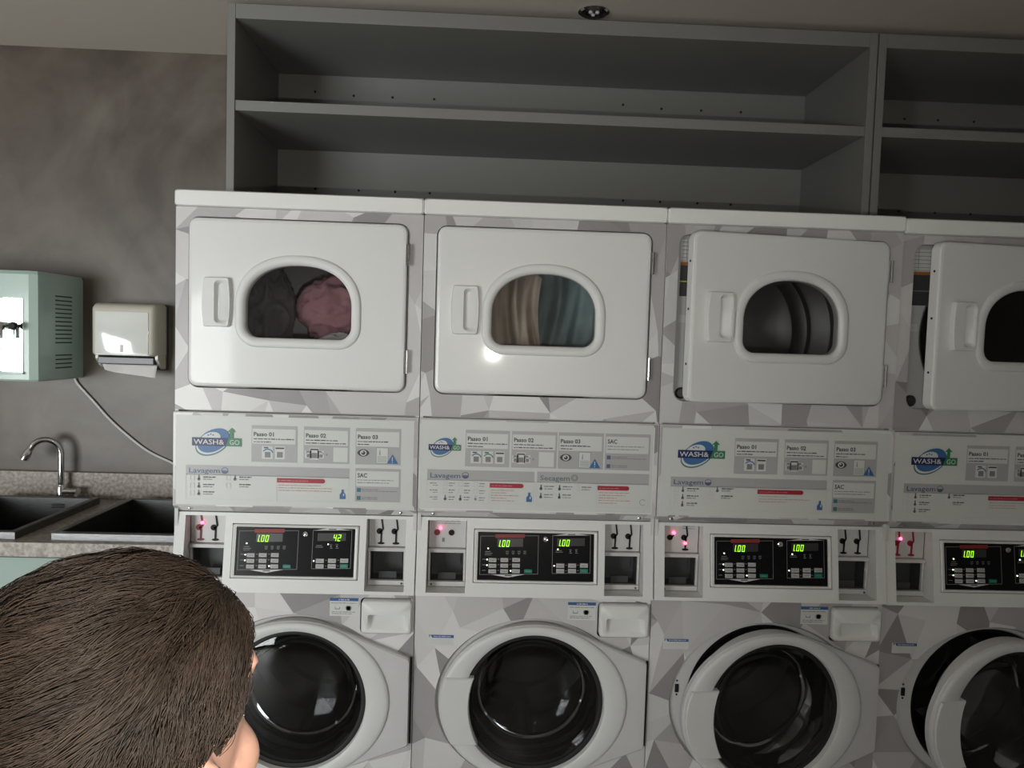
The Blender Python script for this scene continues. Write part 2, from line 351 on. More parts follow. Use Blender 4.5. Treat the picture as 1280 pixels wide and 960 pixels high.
def sticker_A(parent, seed):
    p = Print(-.0125, seed)
    p.rect(.009, .671, 1.112, 1.364, 'white', 0); logo(p, .054, .190, 1.279, 1.302)
    for i, (a, b_, n1, n2) in enumerate(((.218, .345, .112, .048), (.363, .491, .09, .112), (.508, .635, .085, .034))): step_box(p, a, b_, 1.237, 1.340, 'Passo 0%d' % (i+1), n1, n2)
    washer_icon(p, .262, 1.264, .03, 'blue'); dryer_icon(p, .297, 1.264, .03)
    washer_icon(p, .376, 1.262, .018, 'mid'); dryer_icon(p, .393, 1.264, .028); washer_icon(p, .411, 1.262, .018, 'mid'); p.rect(.4245, .4305, 1.261, 1.2625, 'mid', 3); p.rect(.4268, .4282, 1.2585, 1.265, 'mid', 3)
    p.rect(.446, .486, 1.242, 1.283, 'white', 3)
    eye(p, .530, 1.270); doc(p, .566, 1.241); sac_box(p, .509, .636, 1.131, 1.226, 'teal')
    header(p, .037, .492, 1.196, 1.224, 'Lavagem', .085, 'slate'); p.frame(.037, .492, 1.128, 1.198, .0008, 'lgrey', 2)
    for k, (u, z) in enumerate(((.055, 1.187), (.055, 1.166), (.055, 1.145), (.155, 1.189), (.155, 1.168))):
        shirt(p, u, z); thermo(p, u+.018, z-.003, 'mid') if k != 4 else None; p.words(u+.030, z+.002, .034, .0032, 'dark', 4); p.words(u+.030, z-.004, .026, .0026, 'mid', 4)
    p.rect(.289, .2898, 1.128, 1.198, 'lgrey', 3); banner(p, .290, .424, 1.180, 1.1925, 3, .15); bottle(p, .474, 1.137)
    return p.obj('instruction_sticker', parent)
def sticker_B(parent, seed):
    p = Print(-.0125, seed)
    p.rect(.005, .668, 1.116, 1.369, 'white', 0); logo(p, .028, .119, 1.283, 1.300)
    for i, (a, b_, n1, n2) in enumerate(((.132, .257, .112, .044), (.263, .392, .085, .112), (.396, .525, .085, .034))): step_box(p, a, b_, 1.239, 1.343, 'Passo 0%d' % (i+1), n1, n2)
    washer_icon(p, .162, 1.266, .029, 'blue'); washer_icon(p, .196, 1.266, .029, 'green'); dryer_icon(p, .230, 1.266, .029)
    washer_icon(p, .274, 1.264, .018, 'mid'); dryer_icon(p, .290, 1.266, .027); washer_icon(p, .308, 1.264, .018, 'mid'); p.rect(.3225, .3285, 1.263, 1.2645, 'mid', 3); p.rect(.3248, .3262, 1.2605, 1.267, 'mid', 3)
    p.rect(.341, .384, 1.243, 1.285, 'white', 3); eye(p, .418, 1.271); doc(p, .455, 1.243); sac_box(p, .530, .659, 1.239, 1.343, 'slate')
    header(p, .026, .330, 1.198, 1.228, 'Lavagem', .085, 'slate'); p.frame(.026, .330, 1.134, 1.199, .0008, 'lgrey', 2)
    header(p, .338, .659, 1.198, 1.229, 'Secagem', .084, 'moss'); p.frame(.338, .659, 1.131, 1.199, .0008, 'lgrey', 2)
    for j in range(3):
        p.words(.034, 1.188-j*.020, .022, .0024, 'mid', 4); p.words(.043, 1.182-j*.020, .013, .002, 'mid', 4)
        for i in range(3):
            u, z = .078+i*.043, 1.188-j*.020; shirt(p, u, z) if j < 2 else thermo(p, u, z-.004, 'mid' if i < 2 else 'lgrey'); p.words(u+.010, z+.001, .017, .0026, 'mid', 4); p.words(u+.010, z-.006, .014, .0022, 'mid', 4)
    p.rect(.2025, .2033, 1.134, 1.199, 'lgrey', 3); banner(p, .204, .300, 1.180, 1.1925, 5, .085); bottle(p, .317, 1.141)
    for k, (u, z, t) in enumerate(((.350, 1.184, 1), (.403, 1.184, 1), (.457, 1.184, 0), (.350, 1.160, 1), (.403, 1.160, 1))):
        thermo(p, u, z-.004, 'moss') if t else p.frame(u-.003, u+.003, z-.008, z+.010, .0008, 'lgrey', 4); p.words(u+.009, z+.002, .028, .0028, 'mid', 4); p.words(u+.009, z-.005, .024, .0022, 'mid', 4)
    p.rect(.510, .5108, 1.131, 1.199, 'lgrey', 3); banner(p, .512, .603, 1.180, 1.1925, 5, .095); p.ring(.643, 1.147, .009, .009, .0012, 'mid', 4, .6, 5.6)
    return p.obj('instruction_sticker', parent)

# ------------------------------------------------------------------ setting
CZ = 2.618; WY = .75; BY = -4.3; LX = -5.0; RX = 5.2
def slab(name, b_, m): o = MB(); o.box(*b_); q = o.build(name, m, smooth=False); q['kind'] = 'structure'; return q
slab('floor', (LX-.1, RX+.1, BY-.2, WY+.12, -.1, 0), FLOOR)
slab('ceiling', (LX-.1, RX+.1, BY-.2, WY+.12, CZ, CZ+.1), CEIL)
slab('wall_back', (LX, RX, WY, WY+.1, 0, CZ), WALL)
slab('wall_left', (LX-.1, LX, BY, WY, 0, CZ), ROOMW)
slab('wall_right', (RX, RX+.1, BY, WY, 0, CZ), ROOMW)
m = MB(); m.box(LX, WX0, BY-.1, BY, 0, CZ); m.box(WX1, RX, BY-.1, BY, 0, CZ); m.box(WX0, WX1, BY-.1, BY, WZ1, CZ); m.box(WX0, WX1, BY-.1, BY, 0, WZ0)
m.build('wall_front', ROOMW, smooth=False)['kind'] = 'structure'
wn = empty('window_1', ((WX0+WX1)/2, BY-.05, 0)); tag(wn, kind='structure')
hw = (WX1-WX0)/2
fm = MB(); fm.box(-hw, -hw+.05, -.03, .03, WZ0, WZ1); fm.box(hw-.05, hw, -.03, .03, WZ0, WZ1); fm.box(-hw, hw, -.03, .03, WZ1-.05, WZ1); fm.box(-hw, hw, -.03, .03, WZ0, WZ0+.05)
for k in (-1, 1): fm.box(k*hw/3-.025, k*hw/3+.025, -.025, .025, WZ0, WZ1)
fm.build('window_frame', mat('frame_metal', (.05, .05, .05), .4), wn, smooth=False)
for k in range(3):
    g = MB(); x = -hw+2*hw/3*k; g.box(x+.03, x+2*hw/3-.03, -.004, .004, WZ0+.04, WZ1-.04); g.build('pane', CLEAR, wn, smooth=False)

# ------------------------------------------------------------------ shelving units
SY0, SY1 = .245, .742
def shelf_unit(X0, X1, label, holes, door=False):
    e = empty('shelf_unit', (X0, SY0, 1.995)); tag(e, label, 'shelf', 'grey wall shelving above the machines'); O = (X0, SY0, 1.995); t = .024; ZT = 2.596
    for x in (X0, X1-t): q = MB(); q.box(x, x+t, SY0, SY1, 1.995, ZT); q.build('side_panel', SHELF, e, loc=(0, 0, 0), origin=O, smooth=False, bevel=.0012)
    for nm, z0, z1 in (('top_panel', 2.552, ZT), ('shelf_board', 2.278, 2.309), ('bottom_panel', 1.995, 2.020)):
        q = MB(); q.box(X0+t+.0005, X1-t-.0005, SY0+(.0 if nm != 'shelf_board' else .004), SY1-.012, z0, z1); q.build(nm, SHELF, e, loc=(0, 0, 0), origin=O, smooth=False, bevel=.0012)
    q = MB(); q.box(X0+t, X1-t, SY1-.010, SY1, 2.0, ZT-.003); bk = q.build('back_panel', SHELF, e, loc=(0, 0, 0), origin=O, smooth=False)
    for x, z in holes:
        q = MB(); q.lathe([(.0045, 0), (.0045, -.0015), (.002, -.0022)], (x, SY1-.010, z), n=10, cap1=True); q.build('pin_hole_disc', HOLE, bk, loc=(0, 0, 0), origin=O)  # small disc coloured dark, standing in for a drilled pin hole
    return e
shelf_unit(.053, 2.068, 'long grey open shelf unit above the three left machines', [(x, 2.487+(.006 if i in (0, 4) else -.003)) for i, x in enumerate((.21, .352, .495, .649, 1.354, 1.5, 1.65, 1.801))]+[(x, 2.139) for x in (.216, .377, .512, .641, 1.368, 1.509, 1.651, 1.779)])
shelf_unit(2.073, 4.088, 'grey open shelf unit at the right edge, above the rightmost machine', [(x, 2.485) for x in (2.43, 2.56, 2.70)]+[(x, 2.137) for x in (2.43, 2.57, 2.71)])

# ------------------------------------------------------------------ ceiling downlight
dl = empty('downlight', (1.169, .238, CZ)); tag(dl, 'small round chrome downlight, switched off, in the ceiling above the shelves', 'light')
q = MB(); q.lathe([(.030, 0), (.030, -.004), (.041, -.007), (.048, -.003), (.048, 0)], (0, 0, 0), 'z', 40); q.build('trim_ring', CHROME, dl)
q = MB(); q.lathe([(.030, -.001), (.027, -.0055), (.022, -.0035)], (0, 0, 0), 'z', 32, cap1=True); q.build('reflector', mat('downlight_dark', (.05, .05, .05), .3, .6), dl)
for k in range(3):
    a = 2*PI*k/3-.5; q = MB(); q.lathe([(.0065, 0), (.0065, -.004), (.004, -.006)], (.012*math.cos(a), .012*math.sin(a), -.0035), 'z', 12, cap1=True); q.build('lens', mat('lens_plastic', (.6, .6, .58), .2), dl)

# ------------------------------------------------------------------ stacked washer and dryer
MW = .683; PITCHX = .685
DOOR = (.040, .640, 1.446, 1.911)
WC = (.342, 1.682)           # dryer window centre
DR = lambda d=0.: dshape(.195-d, .489+d, 1.585-d, 1.789+d, .036+d, 1.672)
HINGE_D = (.640, -.012, 0)
def dryer_door_mesh():
    A = rrect(*DOOR, .024); A1 = rrect(DOOR[0]+.003, DOOR[1]-.003, DOOR[2]+.003, DOOR[3]-.003, .022); A2 = rrect(DOOR[0]+.009, DOOR[1]-.009, DOOR[2]+.009, DOOR[3]-.009, .018); H = DR(.012)
    an = angles([A, H], WC); s_ = lambda P, y: Y(star(P, WC, an), y)
    m = MB(); m.loft([s_(A, .022), s_(A, -.008), s_(A1, -.012), s_(A2, -.0135), s_(H, -.0135), s_(H, .022)], closed=True)
    return m.mesh('dryer_door', WHITE, HINGE_D, ang=9)
def dryer_trim_mesh():
    an = angles([DR(.025), DR(0)], WC); s_ = lambda d, y: Y(star(DR(d), WC, an), y)
    m = MB(); m.loft([s_(.027, -.0135), s_(.0255, -.018), s_(.021, -.0205), s_(.012, -.0205), s_(.005, -.019), s_(0, -.012), s_(-.001, .012), s_(.012, .012), s_(.0125, -.0135)], closed=True)
    return m.mesh('window_trim', WPLAS, HINGE_D, ang=50)
def dryer_handle_mesh():
    c = (.121, 1.680); rc = lambda x0, x1, z0, z1, r: rrect(x0, x1, z0, z1, r, 4)
    A = [(x+(-.004*(1-((z-c[1])/.068)**2) if x < c[0] else .004*(1-((z-c[1])/.068)**2)), z) for x, z in rc(.086, .156, 1.612, 1.748, .005)]
    A = A[:5]+[(.160, 1.70)]+A[5:] if False else A
    big = []
    for i in range(len(A)):
        x1, z1 = A[i]; x2, z2 = A[(i+1) % len(A)]; n = 6 if abs(z2-z1) > .05 else 1
        for k in range(n):
            t = k/n; z = z1+(z2-z1)*t; x = x1+(x2-x1)*t
            if n > 1: x += (-1 if x < c[0] else 1)*.0045*(1-((z-c[1])/.068)**2)
            big.append((x, z))
    sc = lambda P, kx, kz: [(c[0]+(x-c[0])*kx, c[1]+(z-c[1])*kz) for x, z in P]
    B = rrect(.116, .154, 1.622, 1.740, .012, 5); B2 = rrect(.122, .153, 1.630, 1.732, .010, 5); cc = (.134, 1.681)
    an = angles([big, B], cc); s_ = lambda P, y: Y(star(P, cc, an), y)
    m = MB(); bot = star(B2, cc, an)
    m.loft([s_(big, -.013), s_(sc(big, .99, .995), -.024), s_(sc(big, .93, .97), -.029), s_(B, -.029), [(x, -.020+(.154-x)*.36-.004, z) for x, z in bot]], cap1=True)
    return m.mesh('door_handle', WPLAS, HINGE_D, ang=50)
def dryer_glass_mesh():
    m = MB(); P = DR(.006); m.loft([Y(P, -.010), Y(P, -.005)], True, True); return m.mesh('window_glass', DGLASS, HINGE_D, smooth=False)
def hinge_mesh(z0, z1):
    m = MB(); m.box(.637, .646, -.0160, -.013, z0, z1); m.tube([(.6455, -.016, z0), (.6455, -.016, z1)], .0035, 10)
    for k in range(1, 4): m.tube([(.6455, -.016, z0+(z1-z0)*k/4-.0006), (.6455, -.016, z0+(z1-z0)*k/4+.0006)], .0039, 10)
    return m.mesh('hinge', CHROME, HINGE_D)
def cabinet_mesh():
    m = MB(); D = .70
    m.box(0, .010, .002, D, .03, 1.941); m.box(MW-.010, MW, .002, D, .03, 1.941); m.box(.010, MW-.010, D-.01, D, .03, 1.941)
    m.box(.010, MW-.010, .03, D-.01, 1.365, 1.377); m.box(.010, MW-.010, .06, D-.01, .862, .872); m.box(.010, MW-.010, .02, D-.01, .03, .05); m.box(.010, MW-.010, .018, D-.01, 1.928, 1.941)
    for x in (.05, .60):
        for y in (.06, .62): m.lathe([(.022, 0), (.018, .03)], (x, y, 0), 'z', 12, True, True)
    return m.mesh('cabinet', CAB, smooth=False)
def cap_mesh():
    m = MB(); A = rrect(-.0005, MW+.0005, 1.942, 1.987, .008, 4); c = (MW/2, 1.9645); an = angles([A], c)
    B = rrect(.004, MW-.004, 1.9445, 1.9835, .006, 4); s_ = lambda P, y: Y(star(P, c, an), y)
    m.loft([s_(A, .70), s_(A, -.006), s_(B, -.012)], True, True); return m.mesh('top_cap', mat('cap_plastic', (.80, .81, .79), .42))
def bulkhead_mesh():
    R_ = rrect(.012, MW-.012, 1.379, 1.9275, .01); Cc = (.341, 1.655); H = ellipse(*Cc, .260, .260, 72); an = angles([R_, H], Cc); s_ = lambda P, y: Y(star(P, Cc, an), y)
    H2 = ellipse(*Cc, .250, .250, 72)
    m = MB(); m.loft([s_(R_, .034), s_(H, .034), s_(H2, .045), s_(H, .06), s_(R_, .06)], closed=True); return m.mesh('bulkhead', BULK)
def dryer_drum_mesh():
    m = MB(); c = (.341, 0, 1.655); prof = [(.262, .062), (.262, .16), (.270, .17), (.270, .25), (.262, .26), (.262, .34), (.270, .35), (.270, .43), (.262, .44), (.262, .52), (.25, .54), (.06, .56), (.05, .552)]
    m.lathe(prof, c, 'y', 72, cap1=True)
    for k in range(3):
        a = 2*PI*k/3+.9; ca, sa = math.cos(a), math.sin(a); pts = []
        for y, h in ((.09, .01), (.12, .055), (.48, .055), (.51, .01)):
            pts.append([(c[0]+(.264)*math.cos(a-.12), y, c[2]+.264*math.sin(a-.12)), (c[0]+(.262-h)*math.cos(a-.03), y, c[2]+(.262-h)*math.sin(a-.03)), (c[0]+(.262-h)*math.cos(a+.03), y, c[2]+(.262-h)*math.sin(a+.03)), (c[0]+.264*math.cos(a+.12), y, c[2]+.264*math.sin(a+.12))])
        m.loft(pts, True, True)
    return m.mesh('dryer_drum', DRUM)
# washer
CW = (.348, .553)
WEL = lambda d=0.: ellipse(*CW, .274+d, .233+d, 72)
HINGE_W = (.675, -.004, 0)
DOUT = lambda d=0.: hull(WEL(d)+rrect(.60, .674+d*.3, .418-d, .684+d, .012, 5))
def washer_door_mesh():
    c = CW; A = DOUT(); B = DOUT(-.004); E = WEL(-.003); an = angles([A], c); G = ellipse(*c, .203, .203, 72); G2 = ellipse(*c, .200, .200, 72); s_ = lambda P, y: Y(star(P, c, an), y)
    m = MB(); m.loft([s_(A, -.002), s_(A, -.018), s_(B, -.0225), s_(WEL(-.006), -.0225), s_(G, .002), s_(G, .030), s_(ellipse(*c, .235, .228, 72), .030), s_(ellipse(*c, .24, .232, 72), -.002)], closed=True)
    return m.mesh('washer_door', FLANGE, HINGE_W)
def washer_ring_mesh():
    c = CW; an = [2*PI*k/96 for k in range(96)]; s_ = lambda P, y: Y(star(P, c, an), y); C = lambda r: ellipse(*c, r, r, 96)
    m = MB(); m.loft([s_(WEL(-.002), -.010), s_(WEL(-.003), -.026), s_(WEL(-.006), -.030), s_(WEL(-.014), -.032), s_(C(.212), -.031), s_(C(.205), -.027), s_(C(.202), -.006), s_(C(.212), -.006)], closed=True)
    return m.mesh('door_ring', DPLAS, HINGE_W, ang=50)
def washer_grip_mesh():
    m = MB(); c = CW; zs = [.436+.196*k/12 for k in range(13)]; L_ = []; R_ = []
    for z in zs:
        t = (z-c[1])/.233; xl = c[0]-.274*math.sqrt(1-t*t)+.004; xr = c[0]-.204+.018+.020*((z-c[1])/.098)**2*1.0; L_.append((xl, z)); R_.append((xr, z))
    P = L_+R_[::-1]; Pi = [(x+(.003 if i < 13 else -.003), z+(.003 if z < .45 else -.003 if z > .62 else 0)) for i, (x, z) in enumerate(P)]
    m.loft([Y(P, -.012), Y(P, -.034), Y(Pi, -.038)], True, True); return m.mesh('door_grip', DPLAS, HINGE_W)
def washer_glass_mesh():
    m = MB(); c = (CW[0], 0, CW[1]); m.lathe([(.201, -.008), (.18, -.0125), (.12, -.018), (.05, -.0205), (.004, -.021)], c, 'y', 64, cap1=True); return m.mesh('door_glass', WGLASS, HINGE_W)
def washer_bowl_mesh():
    m = MB(); c = (CW[0], 0, CW[1]); m.lathe([(.199, .0), (.175, .012), (.168, .06), (.155, .11), (.12, .135), (.05, .145), (.004, .146)], c, 'y', 64, cap1=True); return m.mesh('inner_bowl', WGLASS, HINGE_W)
def washer_rim_mesh():
    m = MB(); c = (CW[0], 0, CW[1]); m.lathe([(.203, -.012), (.196, -.014), (.190, -.012), (.190, -.002), (.203, -.002), (.203, -.012)], c, 'y', 64); return m.mesh('glass_gasket', RUB, HINGE_W)
def recess_mesh():
    c = CW; an = [2*PI*k/96 for k in range(96)]; s_ = lambda P, y: Y(star(P, c, an), y); C = lambda r: ellipse(*c, r, r, 96)
    m = MB(); m.loft([s_(WEL(.0115), -.0005), s_(WEL(.010), .006), s_(WEL(.004), .016), s_(C(.232), .018), s_(C(.226), .03)]); return m.mesh('door_recess', CAB)
def tub_mesh():
    m = MB(); c = (CW[0], 0, CW[1]); m.lathe([(.228, .026), (.215, .04), (.222, .06), (.205, .075), (.215, .095), (.225, .1)], c, 'y', 64); return m.mesh('door_boot', RUB)
def wdrum_mesh():
    m = MB(); c = (CW[0], 0, CW[1]); m.lathe([(.224, .1), (.262, .12), (.262, .26), (.266, .265), (.262, .27), (.262, .44), (.24, .46), (.17, .455), (.16, .47), (.06, .475), (.05, .46), (.02, .458)], c, 'y', 72, cap1=True)
    for k in range(3):
        a = 2*PI*k/3+.45; pts = []
        for y, h in ((.13, .015), (.16, .07), (.40, .07), (.44, .015)):
            pts.append([(c[0]+.264*math.cos(a-.18), y, c[2]+.264*math.sin(a-.18)), (c[0]+(.262-h)*math.cos(a-.05), y, c[2]+(.262-h)*math.sin(a-.05)), (c[0]+(.262-h)*math.cos(a+.05), y, c[2]+(.262-h)*math.sin(a+.05)), (c[0]+.264*math.cos(a+.18), y, c[2]+.264*math.sin(a+.18))])
        m.loft(pts, True, True)
    return m.mesh('washer_drum', WDRUM)
# detergent drawer
DW = (.533, .677, .750, .845)
def drawer_mesh():
    A = rrect(*DW, .010, 5); B = rrect(DW[0]+.004, DW[1]-.004, DW[2]+.004, DW[3]-.004, .008, 5); c = (.607, .783); H = rrect(.552, .664, .757, .806, .006, 4); H2 = rrect(.560, .656, .766, .800, .006, 4)
    an = angles([A, H], c); s_ = lambda P, y: Y(star(P, c, an), y)
    m = MB(); m.loft([s_(A, .03), s_(A, -.012), s_(B, -.017), s_(H, -.017), [(x, -.0165+(z-.757)*.62, z) for x, z in star(H2, c, an)]], cap1=True); return m.mesh('detergent_drawer', WPLAS, ang=50)
# console: slopes outwards towards its foot
CZ0, CZ1 = .867, 1.086
cy = lambda z: -.026+(z-CZ0)/(CZ1-CZ0)*.034
US = [.001, .030, .142, .163, .522, .541, .653, .682]; ZS = [CZ0, .876, .905, 1.057, 1.077, CZ1]
LREC = (.030, .142, .876, 1.077); RREC = (.541, .653, .876, 1.077); BEZ = (.163, .522, .905, 1.057); YR = .042
def console_mesh():
    m = MB()
    for i in range(len(US)-1):
        for j in range(len(ZS)-1):
            a, b_, c, d = US[i], US[i+1], ZS[j], ZS[j+1]; mx, mz = (a+b_)/2, (c+d)/2
            if any(R_[0] < mx < R_[1] and R_[2] < mz < R_[3] for R_ in (LREC, RREC, BEZ)): continue
            m.add([(a, cy(c), c), (b_, cy(c), c), (b_, cy(d), d), (a, cy(d), d)], [(0, 1, 2, 3)])
    def walls(R_, dep):
        x0, x1, z0, z1 = R_; P = [(x0, z0), (x1, z0), (x1, z1), (x0, z1)]
        for k in range(4):
            (a, b_), (c, d) = P[k], P[(k+1) % 4]; m.add([(a, cy(b_), b_), (c, cy(d), d), (c, dep(d), d), (a, dep(b_), b_)], [(0, 1, 2, 3)])
    walls(LREC, lambda z: YR); walls(RREC, lambda z: YR); walls(BEZ, lambda z: cy(z)+.012)
    x0, x1 = .001, .682
    m.add([(x0, cy(CZ0), CZ0), (x1, cy(CZ0), CZ0), (x1, .06, CZ0), (x0, .06, CZ0)], [(0, 1, 2, 3)]); m.add([(x0, cy(CZ1), CZ1), (x1, cy(CZ1), CZ1), (x1, .06, CZ1), (x0, .06, CZ1)], [(0, 1, 2, 3)])
    for x in (x0, x1): m.add([(x, cy(CZ0), CZ0), (x, cy(CZ1), CZ1), (x, .06, CZ1), (x, .06, CZ0)], [(0, 1, 2, 3)])
    return m.mesh('control_console', WPLAS, smooth=False)
def bezel_mesh():
    m = MB(); c = (.3425, .981); A = rrect(.165, .520, .907, 1.055, .004, 3); B = rrect(.168, .517, .910, 1.052, .003, 3); C = rrect(.175, .510, .9135, 1.0485, .002, 3); an = angles([A, C], c)
    s_ = lambda P, o: [(x, cy(z)+o, z) for x, z in star(P, c, an)]
    m.loft([s_(A, .010), s_(A, -.001), s_(B, -.004), s_(C, -.002), s_(C, .010)], closed=True); return m.mesh('display_bezel', WPLAS)
BLK = (.1765, .5085, .915, 1.047)     # black panel
BU = lambda x: BLK[0]+(x-265)/432*(BLK[1]-BLK[0])
BZ = lambda y, x=0: BLK[3]-(y-75-(x-265)*.026)/178*(BLK[3]-BLK[2])
def onpanel(mb, x0, x1, y0, y1, h, mi=0, top=None):
    a, b_, c, d = BU(x0), BU(x1), BZ(y1, x0), BZ(y0, x0)
    f = [(a, c), (b_, c), (b_, d), (a, d)]; ins = .0006
    g = [(a+ins, c+ins), (b_-ins, c+ins), (b_-ins, d-ins), (a+ins, d-ins)]
    mb.loft([[(x, cy(z)+.002, z) for x, z in f], [(x, cy(z)+.002-h*.7, z) for x, z in f], [(x, cy(z)+.002-h, z) for x, z in g]], cap1=True, mi=mi)
SEGS = {'0': 'abcdef', '1': 'bc', '2': 'abged', '4': 'fgbc'}
def digit(m, ch, u, z, w_, h, dot=False):
    t = .0021; sl = .16
    R_ = {'a': (0, w_, h-t, h), 'g': (0, w_, h/2-t/2, h/2+t/2), 'd': (0, w_, 0, t), 'f': (0, t, h/2, h), 'b': (w_-t, w_, h/2, h), 'e': (0, t, 0, h/2), 'c': (w_-t, w_, 0, h/2)}
    for s_ in SEGS[ch]:
        a, b_, c, d = R_[s_]; g = .0002
        m.add([(u+x+sl*q, cy(z+q)+.0008, z+q) for x, q in ((a+g, c+g), (b_-g, c+g), (b_-g, d-g), (a+g, d-g))], [(0, 1, 2, 3)])
    if dot: m.add([(u+w_+.0012+x, cy(z)+.0008, z+q) for x, q in ((0, 0), (.002, 0), (.002, .002), (0, .002))], [(0, 1, 2, 3)])
def panel_print_mesh():
    p = MB(); mats = [LINE, SEGG, REDT, INK['lgrey'], INK['dark'], INK['mid']]
    def flat(pts, mi, lay=1): p.add([(BU(x), cy(BZ(y, x))+.002-.0003*lay, BZ(y, x)) for x, y in pts], [tuple(range(len(pts)))], mi)
    def R_(x0, x1, y0, y1, mi, lay=1): flat([(x0, y1), (x1, y1), (x1, y0), (x0, y0)], mi, lay)
    def F(x0, x1, y0, y1, t=1.5):
        R_(x0, x1, y0, y0+t, 0); R_(x0, x1, y1-t, y1, 0); R_(x0, x0+t, y0, y1, 0); R_(x1-t, x1, y0, y1, 0)
    F(272, 490, 90, 236); F(542, 686, 89, 234)
    R_(328, 438, 84, 98, 2, 2); R_(336, 432, 101, 132, 1); R_(560, 664, 101, 130, 1)
    flat([(318, 236), (440, 236), (379, 247)], 3, 2); R_(366, 392, 237.5, 241.5, 4, 3); flat([(547, 90), (680, 90), (613, 80)], 3, 2); R_(600, 628, 84.5, 88, 4, 3)
    for k in range(4): R_(368+k*22, 379+k*22, 148, 150, 5); R_(368+k*22, 379+k*22, 154, 156, 5); R_(370+k*22, 377+k*22, 159, 160.5, 5)
    R_(292, 312, 148, 150, 5); R_(290, 318, 155, 157, 5); R_(290, 314, 161, 162.5, 5); R_(556, 578, 146, 148, 5); R_(554, 582, 152, 154, 5)
    for x in (606, 628): R_(x, x+9, 143, 145, 5); R_(x+2, x+7, 148, 153, 5); R_(x, x+11, 156, 158, 5)
    for y in (178, 199, 220): R_(281, 295, y-1, y+1, 5); R_(338, 345, y-1, y+1, 5); R_(382, 389, y-1, y+1, 5)
    for y in (203, 224): R_(592, 598, y-2, y, 5); R_(636, 643, y-2, y, 5)
    return p.mesh('panel_print', mats, smooth=False, recalc=False)
def slot_shape(m, u, z, kind):
    y0, y1 = YR-.001, YR-.004
    def pr(P, mi=0): m.loft([Y(P, y0), Y(P, y1)], False, True, mi=mi)
    if kind in ('full', 'red'): pr([(u+.004, z+.036), (u+.008, z+.036), (u+.0125, z+.006), (u+.008, z+.006)])
    pr(ellipse(u, z, .0085, .0085, 16)); pr([(u-.001, z-.001), (u+.012, z+.009), (u+.0125, z+.006), (u+.004, z-.006)]) if kind != 'hole' else None
    if kind in ('full', 'red'): pr([(u+.003, z-.005), (u+.008, z-.005), (u+.007, z-.033), (u+.0025, z-.033)]); pr(ellipse(u+.005, z-.0355, .010, .0032, 14))
HINGE_SLOT = (.6755, .6805, .425, .678)
OPT = [dict(L=('full', 'full'), led=[(0, 0)], red=[0], txt=('1.00', '42'), st='A', dd=0, wd=0, seed=11),
       dict(L=('hole', 'hole'), led=[(0, 0)], red=[0], txt=('1.00', '1.00'), st='B', dd=0, wd=0, seed=23),
       dict(L=('full', 'full'), led=[(0, 0), (1, -.030)], red=[], txt=('1.00', '1.00'), st='A', dd=9.5, wd=6.5, seed=37),
       dict(L=('full', 'full'), led=[(0, 0)], red=[0, 1], txt=('1.00', '1.00'), st='A', dd=9, wd=10.5, seed=52)]
LAB = ['white stacked washer and dryer nearest the sinks, pink laundry in its dryer', 'white stacked washer and dryer second from the sinks, both round and arched doors shut',
       'white stacked washer and dryer, third from the sinks, doors standing ajar', 'white stacked washer and dryer cut off by the right edge, doors ajar']
